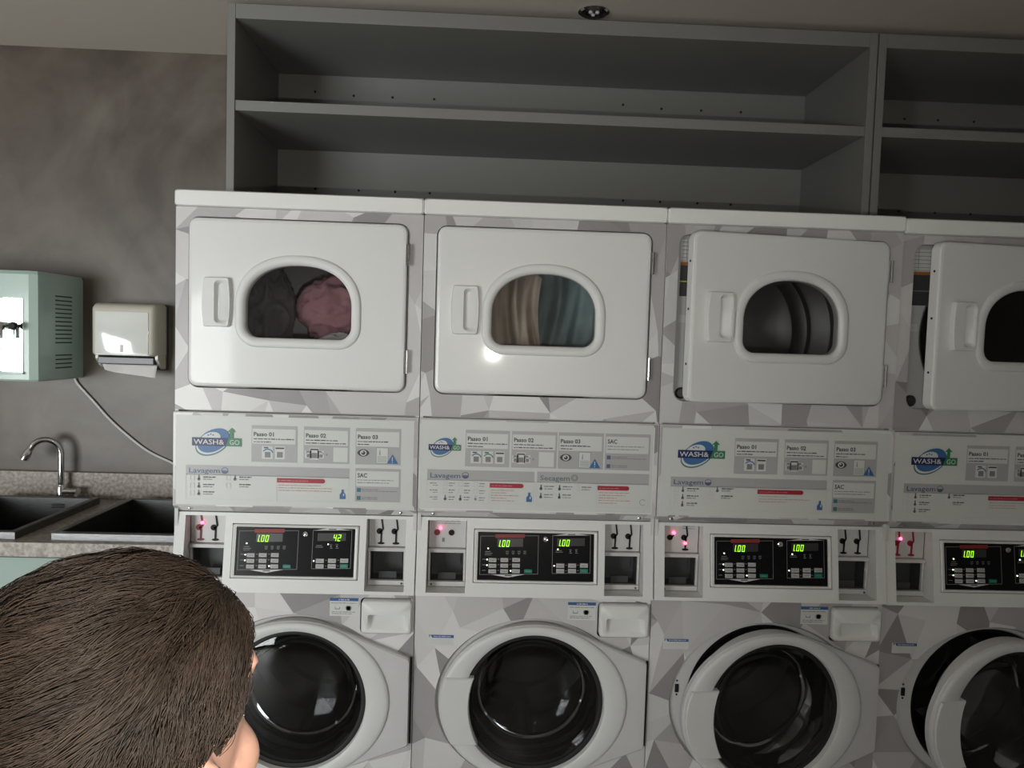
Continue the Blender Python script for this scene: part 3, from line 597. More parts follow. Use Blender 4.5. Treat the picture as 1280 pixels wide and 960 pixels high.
def machine(i):
    o = OPT[i]; X0 = i*PITCHX; zoff = -.004 if i == 3 else 0
    e = empty('stacked_washer_dryer', (X0, .006 if i == 3 else 0, zoff)); tag(e, LAB[i], 'washing machine', 'stacked washers and dryers in a row')
    link('cabinet', cached('cab', cabinet_mesh), e); link('top_cap', cached('cap', cap_mesh), e)
    link('dryer_front_panel', wrap_mesh('dryer_front_panel', [(.0005, 1.378), (MW-.0005, 1.378), (MW-.0005, 1.941), (.0005, 1.941)], [rrect(.0355, .6455, 1.4405, 1.9155, .03, 6)], o['seed'], .105, rim=.03), e)
    bk = link('bulkhead', cached('bulk', bulkhead_mesh), e); link('dryer_drum', cached('ddrum', dryer_drum_mesh), e)
    if o['dd']:
        p = Print(.0335, 5); p.rect(.050, .135, 1.846, 1.905, 'white', 0)
        for k in range(5): p.rect(.053, .130, 1.852+k*.011, 1.8535+k*.011, 'mid', 1)
        p.rect(.0665, .068, 1.846, 1.905, 'mid', 1); p.obj('rating_sticker', bk)
        p = Print(.0335, 6); p.rect(.050, .128, 1.742, 1.838, 'dark', 0); p.rect(.050, .128, 1.831, 1.840, 'orange', 1); p.rect(.050, .128, 1.783, 1.786, 'yellow' if i == 2 else 'mid', 1); p.obj('warning_sticker', bk)
        p = Print(.0335, 7); p.rect(.052, .076, 1.666, 1.688, 'lgrey', 0); p.obj('small_sticker', bk)
        q = MB(); q.lathe([(.017, 0), (.017, -.004), (.012, -.010), (.005, -.010)], (.066, .034, 1.462), n=20, cap1=True); q.build('catch_knob', STEEL, bk)
    d = link('dryer_door', cached('ddoor', dryer_door_mesh), e, HINGE_D, (0, 0, math.radians(o['dd'])))
    for nm, fn in (('window_trim', dryer_trim_mesh), ('window_glass', dryer_glass_mesh), ('door_handle', dryer_handle_mesh)): link(nm, cached(nm, fn), d)
    for z0, z1 in ((1.797, 1.858), (1.497, 1.562)): link('hinge', cached(('hg', z0), lambda: hinge_mesh(z0, z1)), d)
    if o['dd']:
        for z in (1.83, 1.70, 1.55):
            q = MB(); 
            q.tube([(.0395, .006, z), (.0385, .006, z)], .0035, 10); link('edge_screw', q.mesh('edge_screw', HOLE, HINGE_D), d)
    # instruction panel: flat face, lower edge folded back
    m = MB(); prof = [(.006, 1.373), (-.0085, 1.373), (-.0115, 1.370), (-.0115, 1.108), (.012, 1.0885), (.03, 1.0885)]
    def lp():
        m = MB(); x0, x1 = .001, MW-.001
        for (ya, za), (yb, zb) in zip(prof[:-1], prof[1:]): m.add([(x0, ya, za), (x1, ya, za), (x1, yb, zb), (x0, yb, zb)], [(0, 1, 2, 3)])
        for x in (x0, x1): m.add([(x, y, z) for y, z in prof]+[(x, .03, 1.373)], [tuple(range(len(prof)+1))])
        return m.mesh('instruction_panel', WPLAS, smooth=False)
    pn = link('instruction_panel', cached('lp', lp), e)
    yf = lambda z: -.0121 if z > 1.108 else -.0121+(1.108-z)/(1.108-1.0885)*.0235
    link('wrap_strip', wrap_mesh('wrap_strip', [(.002, 1.090), (MW-.002, 1.090), (MW-.002, 1.1075), (.002, 1.1075)], [], o['seed']+3, .10, rim=.0003, yfun=yf), pn)
    link('wrap_strip', wrap_mesh('wrap_strip', rrect(.002, MW-.002, 1.1078, 1.371, .004, 2), [rrect(.0085, .671, 1.1125, 1.3635, .002, 2)], o['seed']+4, .10, y=-.0121, rim=.0003), pn)
    (sticker_A if o['st'] == 'A' else sticker_B)(pn, o['seed'])
    for u in (.045, .638):
        q = MB(); q.lathe([(.0045, 0), (.0045, -.003), (.002, -.0042)], (u, -.004, 1.0995), n=12, cap1=True); q.build('screw', CHROME, pn)
    # console
    c = link('control_console', cached('con', console_mesh), e); link('display_bezel', cached('bez', bezel_mesh), c)
    def blk():
        m = MB(); x0, x1, z0, z1 = BLK[0]-.001, BLK[1]+.001, BLK[2]-.0005, BLK[3]+.0005
        m.loft([[(x0, cy(z0)+.009, z0), (x1, cy(z0)+.009, z0), (x1, cy(z1)+.009, z1), (x0, cy(z1)+.009, z1)], [(x0, cy(z0)+.002, z0), (x1, cy(z0)+.002, z0), (x1, cy(z1)+.002, z1), (x0, cy(z1)+.002, z1)]], True, True); return m.mesh('display_panel', DISP, smooth=False)
    dp = link('display_panel', cached('blk', blk), e); link('panel_print', cached('pp', panel_print_mesh), dp)
    btn = [(305+k*44, 334+k*44, 173+j*21, 188+j*21, 0) for j in range(3) for k in range(3)]+[(438, 468, 216, 230, 1)]+[(558+k*44.5, 588+k*44.5, 195+j*20, 211+j*20, 1 if (k, j) == (2, 1) else 0) for j in range(2) for k in range(3)]
    for n, (x0, x1, y0, y1, g) in enumerate(btn):
        def bt():
            m = MB(); onpanel(m, x0, x1, y0, y1, .003)
            me = None
            xm, ym = (x0+x1)/2, (y0+y1)/2
            m.add([(BU(x), cy(BZ(y, x0))+.0022-.0036, BZ(y, x0)) for x, y in ((x0+5, ym+1.3), (x1-5, ym+1.3), (x1-5, ym-1.3), (x0+5, ym-1.3))], [(0, 1, 2, 3)], 1)
            return m.mesh('key', [BTNG if g else BTN, INK['mid']], smooth=False, recalc=False)
        link('key', cached(('bt', n), bt), dp)
    def lock():
        m = MB(); m.lathe([(.0075, 0), (.0075, -.004), (.0055, -.0052), (.0035, -.0045), (.0015, -.0055)], (BU(516), cy(BZ(103, 516))+.002, BZ(103, 516)), n=20, cap1=True); return m.mesh('key_lock', CHROME)
    link('key_lock', cached('lock', lock), dp)
    for n, (tx, x0, y0) in enumerate(((o['txt'][0], 341, 131), (o['txt'][1], 566 if len(o['txt'][1]) > 2 else 617, 130))):
        def dg():
            m = MB(); u, z = BU(x0), BZ(y0, x0)
            k = 0
            for ch in tx.replace('.', ''):
                w_ = .0085; digit(m, ch, u+k-(.006 if ch == '1' else 0), z, w_, .0185, dot=(ch == '1')); k += .0035+w_*.6 if ch == '1' else .0122
            return m.mesh('lit_digits', SEG, smooth=False, recalc=False)
        link('lit_digits', cached(('dg', tx, n), dg), dp)
    leds = [(302, 137), (299, 179), (299, 200), (388, 222), (563 if i else 600, 142), (550, 204)]
    for n, (x, y) in enumerate(leds):
        def ld():
            m = MB(); m.lathe([(.0021, 0), (.0021, -.0018), (.001, -.0026)], (BU(x), cy(BZ(y, x))+.002, BZ(y, x)), n=10, cap1=True); return m.mesh('indicator_light', LEDW)
        link('indicator_light', cached(('ld', x, y), ld), dp)
    # coin mechanisms
    for side, (R_, us) in enumerate(((LREC, (.055, .097)), (RREC, (.573, .616)))):
        x0, x1, z0, z1 = R_
        pl = MB(); pl.box(x0+.002, x1-.002, YR-.001, YR+.006, .989, z1-.001); plate = pl.build('coin_slot_plate', COINM, e, bevel=.001)
        for n, u in enumerate(us):
            kind = o['L'][n] if side == 0 else 'full'; red = side == 0 and n in o['red']
            m = MB(); slot_shape(m, u, 1.034, kind if not (i == 2 and side == 0 and n == 0) else 'half'); m.build('coin_slot', LEDD if red else BLACK, plate)
        if side == 0:
            for n, dz in o['led']:
                m = MB(); m.lathe([(.0048, 0), (.0048, -.003), (.003, -.0055), (.001, -.006)], (us[n]+(.011 if dz == 0 else .004), YR-.003, 1.034+.014+dz), n=14, cap1=True); m.build('red_indicator', LEDR, plate)
            if i in (1, 2):
                p = Print(YR-.0012, 9)
                p.rect(.040, .132, .998, 1.072, 'lgrey', 0) if i == 1 else p.rect(.085, .135, .994, 1.070, 'lgrey', 0)
                for k, zz in enumerate((1.067, 1.060)): p.words(.052 if i == 1 else .092, zz, .07 if i == 1 else .036, .0022, 'mid', 1)
                p.rect(.070, .078, 1.006, 1.018, 'mid', 1) if i == 1 else None
                p.obj('coin_notice', plate)
        bx = MB(); a, b_ = (x0+.008, x1-.008); bx.box(x0+.002, x1-.002, YR-.016, YR+.004, .978, .988); bx.box(x0+.002, x1-.002, YR-.014, YR+.004, .878, .892); bx.box(x0+.002, a, YR-.010, YR+.004, .892, .978); bx.box(b_, x1-.002, YR-.010, YR+.004, .892, .978)
        fr = bx.build('coin_box_frame', COINM, e, bevel=.0008)
        bx = MB(); bx.box(a, b_, YR+.055, YR+.058, .890, .980); bx.box(a-.003, a, YR, YR+.058, .890, .980); bx.box(b_, b_+.003, YR, YR+.058, .890, .980); bx.box(a, b_, YR, YR+.058, .980, .983); bx.box(a, b_, YR, YR+.058, .889, .892)
        bx.box(a+.022, b_-.022, YR+.01, YR+.012, .892, .912); bx.box(a+.01, b_-.01, YR+.048, YR+.055, .925, .965)
        bx.build('coin_cup', DARKBOX, fr, smooth=False)
        m = MB(); m.lathe([(.0028, 0), (.0028, -.003)], (x0+.012 if side == 0 else x1-.012, YR-.014, .884), n=10, cap1=True); m.build('screw', DARKBOX, fr)
    # washer
    link('washer_front_panel', wrap_mesh('washer_front_panel', [(.0005, .05), (MW-.0005, .05), (MW-.0005, .8645), (.0005, .8645)], [WEL(.011), rrect(DW[0]-.005, DW[1]+.0045, DW[2]-.005, DW[3]+.005, .014, 5)], o['seed']+7, .105, rim=.003), e)
    rc = link('door_recess', cached('rec', recess_mesh), e); link('door_boot', cached('tub', tub_mesh), e); link('washer_drum', cached('wdrum', wdrum_mesh), e)
    if o['wd']:
        m = MB(); m.box(.083, .094, .012, .020, .578, .602); m.build('latch_hole', BLACK, rc, bevel=.001)
        for z in (.570, .612): m = MB(); m.lathe([(.003, 0), (.003, -.003)], (.089, .0185, z), n=10, cap1=True); m.build('screw', BLACK, rc)
    d = link('washer_door', cached('wdoor', washer_door_mesh), e, HINGE_W, (0, 0, math.radians(o['wd'])))
    for nm, fn in (('door_ring', washer_ring_mesh), ('door_grip', washer_grip_mesh), ('door_glass', washer_glass_mesh), ('inner_bowl', washer_bowl_mesh), ('glass_gasket', washer_rim_mesh)): link(nm, cached(nm, fn), d)
    m = MB(); m.box(HINGE_SLOT[0], HINGE_SLOT[1], -.008, .004, HINGE_SLOT[2], HINGE_SLOT[3]); m.build('hinge_strip', BLACK, e)
    link('detergent_drawer', cached('drw', drawer_mesh), e)
    m = MB(); m.box(DW[0]-.0055, DW[1]+.005, .012, .06, DW[2]-.0055, DW[3]+.0055); m.build('drawer_bay', BLACK, e, smooth=False)
    p = Print(-.0006, 31+i); p.rect(.441, .522, .795, .848, 'white', 0); p.rect(.441, .522, .839, .848, 'hblue', 1); p.words(.466, .8415, .032, .0035, 'lgrey', 2)
    p.words(.445, .832, .072, .002, 'mid', 1); p.rect(.456, .470, .815, .8165, 'dark', 1); p.rect(.456, .4572, .815, .822, 'dark', 1); p.rect(.4688, .470, .815, .822, 'dark', 1)
    p.rect(.486, .503, .814, .823, 'mid', 1); p.rect(.489, .500, .811, .825, 'dark', 1); p.words(.447, .806, .066, .002, 'mid', 1); p.words(.447, .801, .06, .002, 'mid', 1); p.obj('notice_sticker', e)
    p = Print(-.0006, 41+i); p.rect(.038, .113, .714, .745, 'white', 0); p.rect(.042, .113, .736, .7445, 'hblue', 1); p.poly([(.042, .736), (.051, .736), (.0465, .7445)], 'white', 2); p.words(.055, .739, .05, .003, 'lgrey', 2)
    for k in range(3): p.words(.042, .729-k*.005, .066, .0016, 'lgrey', 1)
    p.obj('notice_sticker', e)
    return e
for i in range(4): machine(i)

# ------------------------------------------------------------------ laundry inside the first two dryers
def laundry(name, label, cat, loc, size, m_, seed, amp=.35, fr=2.2, group=None):
    bm = bmesh.new(); bmesh.ops.create_icosphere(bm, subdivisions=5, radius=1)
    for v in bm.verts:
        d = v.co.normalized(); q = d*fr+Vector((seed*3.1, seed, -seed)); n = 1-2*abs(noise.noise(q)); n2 = 1-2*abs(noise.noise(q*2.3))
        k = 1+amp*(n*.6+n2*.3); v.co = Vector((d.x*size[0], d.y*size[1], d.z*size[2]))*k
    me = bpy.data.meshes.new(name); bm.to_mesh(me); bm.free(); me.polygons.foreach_set('use_smooth', [True]*len(me.polygons)); me.materials.append(m_)
    o = link(name, me, None, loc); tag(o, label, cat, group); return o
cl = lambda n, a, b_: noisy(n, a, b_, 14, .9, 4)
laundry('towel', 'pink towel tumbling behind the glass of the leftmost dryer', 'towel', (.425, .22, 1.675), (.112, .085, .090), cl('pink_cloth', (.34, .16, .18), (.42, .22, .24)), 2)
laundry('garment', 'dark grey garment at the left of the leftmost dryer window', 'clothes', (.200, .20, 1.66), (.068, .075, .115), cl('grey_cloth', (.13, .12, .125), (.18, .17, .175)), 5)
laundry('cloth', 'pale grey cloth at the lower right of the leftmost dryer window', 'clothes', (.445, .095, 1.545), (.070, .026, .050), cl('white_cloth', (.50, .49, .47), (.58, .57, .55)), 8)
def drape(name, label, x0, x1, m_, seed, y0):
    rnd = random.Random(seed); nx, nz = 60, 30; vs = []; fs = []
    for j in range(nz+1):
        for i in range(nx+1):
            s_, t = i/nx, j/nz; x = x0+(x1-x0)*s_+.012*math.sin(5*t+seed); z = 1.475+.36*t-.05*(2*abs(s_-.5))**2
            vs.append((x, y0+.022*math.sin(13*s_+2.2*t+seed)+.010*math.sin(31*s_-3*t), z))
    n = len(vs); vs += [(x, y+.10, z) for x, y, z in vs]; W = nx+1
    for j in range(nz):
        for i in range(nx): a = j*W+i; fs += [(a, a+1, a+W+1, a+W), (n+a, n+a+W, n+a+W+1, n+a+1)]
    bd = [i for i in range(W)]+[j*W+nx for j in range(1, nz+1)]+[nz*W+i for i in range(nx-1, -1, -1)]+[j*W for j in range(nz-1, 0, -1)]
    for k in range(len(bd)): a, b_ = bd[k], bd[(k+1) % len(bd)]; fs.append((a, n+a, n+b_, b_))
    m = MB(); m.add(vs, fs); o = m.build(name, m_, None, origin=((x0+x1)/2, y0, 1.475), ang=70); tag(o, label, 'clothes')
drape('sheet', 'beige fabric bunched in folds behind the second dryer window', PITCHX+.155, PITCHX+.345, cl('beige_cloth', (.50, .42, .35), (.60, .51, .43)), 1, .105)
drape('garment', 'teal fabric at the right side of the second dryer window', PITCHX+.290, PITCHX+.545, cl('teal_cloth', (.28, .39, .40), (.38, .50, .51)), 4, .265)

# ------------------------------------------------------------------ counter, sinks, faucet
CTZ = .955; CX0, CX1, CY0, CY1 = -2.3, -.006, .122, .745
S1 = (-.912, -.532, .150, .655); S2 = (-.424, -.044, .150, .655)
ct = empty('countertop', ((CX0+CX1)/2, (CY0+CY1)/2, .912)); tag(ct, 'speckled beige granite countertop under the two steel sinks', 'countertop'); O = tuple(ct.location)
m = MB(); i_ = .012
m.box(CX0, CX1, CY0, S1[2]+i_, .912, CTZ); m.box(CX0, CX1, S1[3]-i_, CY1, .912, CTZ); m.box(CX0, S1[0]+i_, S1[2]+i_, S1[3]-i_, .912, CTZ); m.box(S1[1]-i_, S2[0]+i_, S1[2]+i_, S1[3]-i_, .912, CTZ); m.box(S2[1]-i_, CX1, S1[2]+i_, S1[3]-i_, .912, CTZ)
m.build('slab', GRAN, ct, origin=O, loc=(0, 0, 0), smooth=False)
m = MB(); m.box(CX0, CX1, .728, .749, CTZ, 1.055); m.build('backsplash', GRAN, ct, origin=O, loc=(0, 0, 0), smooth=False, bevel=.002)
def sink(b_, label):
    x0, x1, y0, y1 = b_; e = empty('sink', ((x0+x1)/2, (y0+y1)/2, .7)); tag(e, label, 'sink', 'square steel sinks in the counter'); O = tuple(e.location); zt = CTZ+.024
    lp = lambda a, z: [(x0+a, y0+a, z), (x1-a, y0+a, z), (x1-a, y1-a, z), (x0+a, y1-a, z)]
    m = MB(); m.loft([lp(0, CTZ+.0005), lp(0, zt-.002), lp(.002, zt), lp(.018, zt), lp(.020, zt-.002), lp(.022, .74), lp(.04, .725)], cap1=True); m.build('basin', STEEL, e, origin=O, loc=(0, 0, 0), ang=30)
    m = MB(); m.lathe([(.045, .7255), (.042, .729), (.03, .7265), (.005, .7265)], ((x0+x1)/2, (y0+y1)/2, 0), 'z', 28, cap1=True); m.build('drain', CHROME, e, origin=O, loc=(0, 0, 0))
    for k in range(3): m = MB(); m.box((x0+x1)/2+.03, (x0+x1)/2+.075, y1-.024, y1-.0225, zt-.026-k*.006, zt-.023-k*.006); m.build('overflow_slot', HOLE, e, origin=O, loc=(0, 0, 0), smooth=False)
sink(S1, 'square steel sink at the left edge, under the gooseneck faucet'); sink(S2, 'square steel sink right beside the first washing machine')
fb = Vector((-.690, .690, CTZ)); fa = empty('faucet', fb); tag(fa, 'chrome gooseneck faucet standing behind the left sink', 'faucet')
m = MB(); m.lathe([(.022, 0), (.022, .006), (.017, .010), (.016, .052), (.013, .060)], (0, 0, 0), 'z', 24, True, True); m.build('faucet_body', CHROME, fa)
path = [(0, 0, .055), (0, 0, .13), (0, 0, .175)]+[(-.046+.046*math.cos(a), -.02*(1-math.cos(a)), .175+.054*math.sin(a)) for a in (PI*k/14*.86 for k in range(1, 15))]
path.append((path[-1][0]-.006, path[-1][1]-.004, path[-1][2]-.012))
m = MB(); m.tube(path, .0105, 14); m.build('spout', CHROME, fa)
q = Vector(path[-1]); d = Vector((-.012, -.008, -.028)); m = MB(); m.tube([q-d*.2, q+d*.1, q+d*.5, q+d], [.0115, .0140, .0150, .0135], 14); m.build('aerator', CHROME, fa)
m = MB(); m.tube([(.012, -.002, .034), (.05, -.006, .036), (.066, -.008, .036)], [.014, .013, .015], 14); m.build('valve_arm', CHROME, fa)
m = MB(); m.tube([(.058, -.006, .036), (.064, -.022, .026), (.066, -.034, .020)], [.006, .005, .006], 10); m.build('lever', CHROME, fa)

# mint sink cabinet below the counter
sc = empty('sink_cabinet', (-1.15, .45, 0)); tag(sc, 'pale mint cabinet under the granite countertop', 'cabinet'); O = (-1.15, .45, 0)
m = MB(); m.box(CX0+.02, -.02, .175, .74, .08, .60); m.box(CX0+.02, -.02, .175, .19, .6, .905); m.box(CX0+.02, CX0+.04, .175, .74, .6, .905); m.box(-.04, -.02, .175, .74, .6, .905); m.build('body', MINTC, sc, origin=O, loc=(0, 0, 0), smooth=False)
m = MB(); m.box(CX0+.05, -.05, .215, .70, 0, .08); m.build('plinth', BLACK, sc, origin=O, loc=(0, 0, 0), smooth=False)
for k in range(4):
    a = CX0+.02+k*.565; m = MB(); m.box(a+.003, a+.562, .155, .174, .09, .900); dr = m.build('door', MINTC, sc, origin=O, loc=(0, 0, 0), smooth=False, bevel=.002)
    h = a+.52 if k % 2 == 0 else a+.045; m = MB(); m.tube([(h, .156, .66), (h, .13, .67), (h, .13, .78), (h, .156, .79)], .005, 8); m.build('handle', CHROME, dr, origin=O, loc=(0, 0, 0))

# ------------------------------------------------------------------ wall water purifier and its cord
PX0, PX1, PYF, PZ0, PZ1 = -1.03, -.640, .468, 1.410, 1.783
wp = empty('water_purifier', ((PX0+PX1)/2, .6, PZ0)); tag(wp, 'mint green wall-mounted water purifier with mirrored front and side vents', 'water purifier'); O = tuple(wp.location)
def plan(z): return [(PX0, .749, z), (PX0, PYF+.03, z), (PX0+.022, PYF, z), (PX1-.034, PYF, z), (PX1-.010, PYF+.012, z), (PX1, PYF+.045, z), (PX1, .749, z)]
m = MB(); inset = lambda L_, z, k: [((x-(PX0+PX1)/2)*k+(PX0+PX1)/2, (y-.749)*k+.749, z) for x, y, _ in L_]
m.loft([inset(plan(0), PZ0, .985), plan(PZ0+.006), plan(PZ1-.012), inset(plan(0), PZ1, .975)], True, True); bd = m.build('housing', MINT, wp, origin=O, loc=(0, 0, 0), ang=25)
m = MB(); m.box(PX0+.06, PX1-.052, PYF-.004, PYF+.001, 1.442, 1.690); m.build('mirror_front', MIRROR, wp, origin=O, loc=(0, 0, 0), smooth=False)
m = MB(); m.box(PX0+.055, PX1-.048, PYF-.010, PYF+.001, 1.434, 1.442); m.build('lower_lip', MINT, wp, origin=O, loc=(0, 0, 0), bevel=.002)
for k in range(18):
    if k in (12, 13): continue
    z = 1.705-k*.0148; m = MB(); m.box(PX1-.001, PX1+.0008, .565, .672, z-.0022, z+.0022); m.build('vent_slot', mat('vent_dark', (.05, .07, .06), .7), wp, origin=O, loc=(0, 0, 0), smooth=False)
for k, x in enumerate((-.775, -.703)):
    m = MB(); m.lathe([(.006, 0), (.006, -.02), (.0125, -.024), (.014, -.036), (.010, -.042)], (x, PYF-.004, 1.596), n=20, cap1=True); m.build('tap_knob', BLACK, wp, origin=O, loc=(0, 0, 0))
m = MB(); m.tube([(-.775, PYF-.014, 1.596), (-.703, PYF-.014, 1.596)], .006, 10); m.tube([(-.739, PYF-.004, 1.596), (-.739, PYF-.035, 1.598), (-.739, PYF-.05, 1.585), (-.739, PYF-.05, 1.555)], [.012, .012, .010, .009], 12); m.build('tap', CHROME, wp, origin=O, loc=(0, 0, 0))
m = MB(); pts = [(-.668, .742, 1.412), (-.655, .742, 1.385), (-.60, .742, 1.325), (-.54, .742, 1.258), (-.47, .742, 1.195), (-.40, .742, 1.142), (-.33, .742, 1.108), (-.26, .742, 1.082), (-.12, .742, 1.062), (.06, .742, 1.06)]
cu = []
for i in range(len(pts)-1):
    p0, p1, p2, p3 = [Vector(pts[max(0, min(len(pts)-1, i+k))]) for k in (-1, 0, 1, 2)]
    for k in range(5): t = k/5; cu.append(.5*((2*p1)+(-p0+p2)*t+(2*p0-5*p1+4*p2-p3)*t*t+(-p0+3*p1-3*p2+p3)*t**3))
cu.append(Vector(pts[-1])); m.tube(cu, .0042, 8); tag(m.build('power_cord', CORD, None, origin=(-.3, .742, 1.2)), 'white cord running down the wall from the purifier to the machines', 'cord')

# ------------------------------------------------------------------ paper towel dispenser
TX0, TX1, TYF, TZ0, TZ1 = -.556, -.328, .632, 1.500, 1.693
td = empty('paper_towel_dispenser', ((TX0+TX1)/2, .7, 1.45)); tag(td, 'cream paper towel dispenser on the wall beside the purifier', 'dispenser'); O = tuple(td.location)
m = MB(); tl_ = lambda dx, y, z0, z1, r: Y(rrect(TX0+dx, TX1-dx, z0, z1, r, 5), y)
m.loft([tl_(0, .735, TZ0-.005, TZ1, .014), tl_(0, TYF+.03, TZ0, TZ1-.004, .014), tl_(.006, TYF+.008, TZ0+.001, TZ1-.014, .012), tl_(.016, TYF, TZ0+.003, TZ1-.028, .008)], True, True); m.build('cover', CREAM, td, origin=O, loc=(0, 0, 0), ang=40)
m = MB(); P = rrect(TX0+.020, TX1-.020, TZ0+.005, TZ1-.034, .006, 5); P2 = rrect(TX0+.022, TX1-.022, TZ0+.007, TZ1-.036, .005, 5); m.loft([Y(P, TYF+.001), Y(P, TYF-.003), Y(P2, TYF-.004)], True, True); m.build('front_plate', CREAMG, td, origin=O, loc=(0, 0, 0))
for x in (TX0+.001, TX1-.013):
    sd = [(.738, TZ0+.01), (TYF+.035, TZ0+.01), (TYF+.035, TZ0-.012), (TYF+.06, TZ0-.036), (TYF+.085, TZ0-.048), (.738, TZ0-.048)]
    m = MB(); m.loft([[(x, y, z) for y, z in sd], [(x+.012, y, z) for y, z in sd]], True, True); m.build('side_cheek', CREAM, td, origin=O, loc=(0, 0, 0), bevel=.002)
m = MB(); m.box(TX0-.004, TX1+.004, .735, .749, TZ0-.052, TZ1-.004); m.build('back_plate', mat('dark_grey_plastic', (.03, .03, .032), .4), td, origin=O, loc=(0, 0, 0), bevel=.003)
m = MB(); m.box(TX0+.014, TX1-.014, TYF+.028, .734, TZ0-.030, TZ0-.0055); m.build('paper_tray', mat('tray_blue_grey', (.045, .05, .065), .3), td, origin=O, loc=(0, 0, 0), bevel=.002)
m = MB(); m.box((TX0+TX1)/2-.005, (TX0+TX1)/2+.005, TYF-.007, TYF-.004, 1.513, 1.540); m.build('latch', COINM, td, origin=O, loc=(0, 0, 0), bevel=.001)
nx, nz = 16, 8; vs = []; fs = []
for j in range(nz+1):
    for i in range(nx+1):
        s_, t = i/nx, j/nz; drop = .020+.026*s_**.7
        vs.append((-.532+.012*t*(1-s_)+.198*s_, .672-.010*t+.004*math.sin(9*s_+2*t), TZ0-.032-drop*t))
for j in range(nz):
    for i in range(nx): a = j*(nx+1)+i; fs.append((a, a+1, a+nx+2, a+nx+1))
m = MB(); m.add(vs, fs); o = m.build('paper_towel', PAPER, None, origin=(-.43, .672, 1.47)); md = o.modifiers.new('thick', 'SOLIDIFY'); md.thickness = .0012; tag(o, 'white paper towel hanging out of the cream dispenser', 'paper towel')

# ------------------------------------------------------------------ the child in the foreground
HX, HY, HROT, HS = .648, -1.700, math.radians(-23), 1.0
pe = empty('person', (HX, HY, 0), HROT); tag(pe, 'child with short brown hair in the foreground, seen from behind, face turned away', 'person')
SKIN = noisy('skin', (.52, .29, .21), (.58, .33, .25), 9, .55); SKIN.node_tree.nodes['Principled BSDF'].inputs['Subsurface Weight'].default_value = .15; SKIN.node_tree.nodes['Principled BSDF'].inputs['Subsurface Radius'].default_value = (.01, .004, .002)
def ell3(bm, c, s_, rot=(0, 0, 0), sub=3):
    g = bmesh.ops.create_icosphere(bm, subdivisions=sub, radius=1); M_ = Matrix.Translation(c) @ Euler(rot).to_matrix().to_4x4() @ Matrix.Diagonal((*s_, 1)); bmesh.ops.transform(bm, matrix=M_, verts=g['verts'])
def limb(bm, pts, rad):
    for (p, q), (a, b_) in zip(zip(pts[:-1], pts[1:]), zip(rad[:-1], rad[1:])):
        p, q = Vector(p), Vector(q); n = max(2, int((q-p).length/(min(a, b_)*.35)))
        for k in range(n+1): t = k/n; r_ = a+(b_-a)*t; ell3(bm, p.lerp(q, t), (r_, r_, r_), sub=2)
def remeshed(name, bm, m_, parent, vox, smooth=6):
    me = bpy.data.meshes.new(name); bm.to_mesh(me); bm.free(); me.materials.append(m_); o = link(name, me, parent)
    r_ = o.modifiers.new('remesh', 'REMESH'); r_.mode = 'VOXEL'; r_.voxel_size = vox; r_.use_smooth_shade = True
    s_ = o.modifiers.new('smooth', 'SMOOTH'); s_.iterations = smooth; s_.factor = .5; return o
HC = Vector((0, -.010, 1.361))   # skull centre
def arm(sx): return [(sx*.145, -.01, 1.135), (sx*.185, -.02, .93), (sx*.185, .06, .735)]
bm = bmesh.new()
ell3(bm, HC, (.072, .092, .092)); ell3(bm, HC+Vector((0, .036, -.050)), (.058, .056, .066)); ell3(bm, HC+Vector((0, .050, -.088)), (.040, .042, .030)); ell3(bm, HC+Vector((0, .078, .018)), (.050, .018, .022))
ell3(bm, HC+Vector((0, .100, -.034)), (.010, .014, .018)); ell3(bm, HC+Vector((0, .093, -.014)), (.007, .010, .022)); ell3(bm, HC+Vector((0, .085, -.066)), (.021, .010, .0045)); ell3(bm, HC+Vector((0, .084, -.075)), (.018, .010, .0055))
for sx in (-1, 1): ell3(bm, HC+Vector((sx*.036, .066, -.040)), (.022, .020, .024)); ell3(bm, HC+Vector((sx*.075, -.004, -.024)), (.008, .019, .029), (0, sx*.25, sx*-.35)); ell3(bm, HC+Vector((sx*.072, .006, -.046)), (.007, .009, .010))
limb(bm, [(0, -.012, 1.30), (0, -.018, 1.19)], [.046, .050])
ell3(bm, (0, -.01, 1.05), (.13, .085, .14)); ell3(bm, (0, 0, .86), (.115, .082, .14)); ell3(bm, (0, 0, .74), (.125, .09, .09)); limb(bm, [(-.12, -.012, 1.145), (0, -.015, 1.19), (.12, -.012, 1.145)], [.045, .05, .045])
for sx in (-1, 1):
    A = arm(sx); limb(bm, A, [.042, .034, .023]); h = Vector(A[2]); ell3(bm, h+Vector((0, .022, -.045)), (.014, .030, .042), (.35, 0, 0))
    for k in range(4):
        l = (.052, .060, .056, .044)[k]; b_ = h+Vector((0, .044-.016*k+.004, -.076)); limb(bm, [b_, b_+Vector((-sx*.004, .006, -l*.5)), b_+Vector((-sx*.014, .008, -l))], [.0085, .008, .0065])
    t0 = h+Vector((-sx*.004, .044, -.035)); limb(bm, [t0, t0+Vector((-sx*.010, .024, -.022)), t0+Vector((-sx*.016, .030, -.046))], [.010, .009, .0075])
    limb(bm, [(sx*.070, 0, .70), (sx*.078, .006, .40), (sx*.080, -.006, .07)], [.078, .052, .034]); ell3(bm, (sx*.080, -.022, .30), (.043, .046, .09)); limb(bm, [(sx*.08, -.01, .045), (sx*.085, .10, .035)], [.036, .028])
remeshed('body', bm, SKIN, pe, .006, 5)
bm = bmesh.new(); ell3(bm, (0, -.01, 1.045), (.148, .103, .15)); ell3(bm, (0, 0, .87), (.140, .102, .16)); ell3(bm, (0, 0, .76), (.143, .104, .08)); limb(bm, [(-.12, -.012, 1.137), (0, -.018, 1.160), (.12, -.012, 1.137)], [.056, .062, .056])
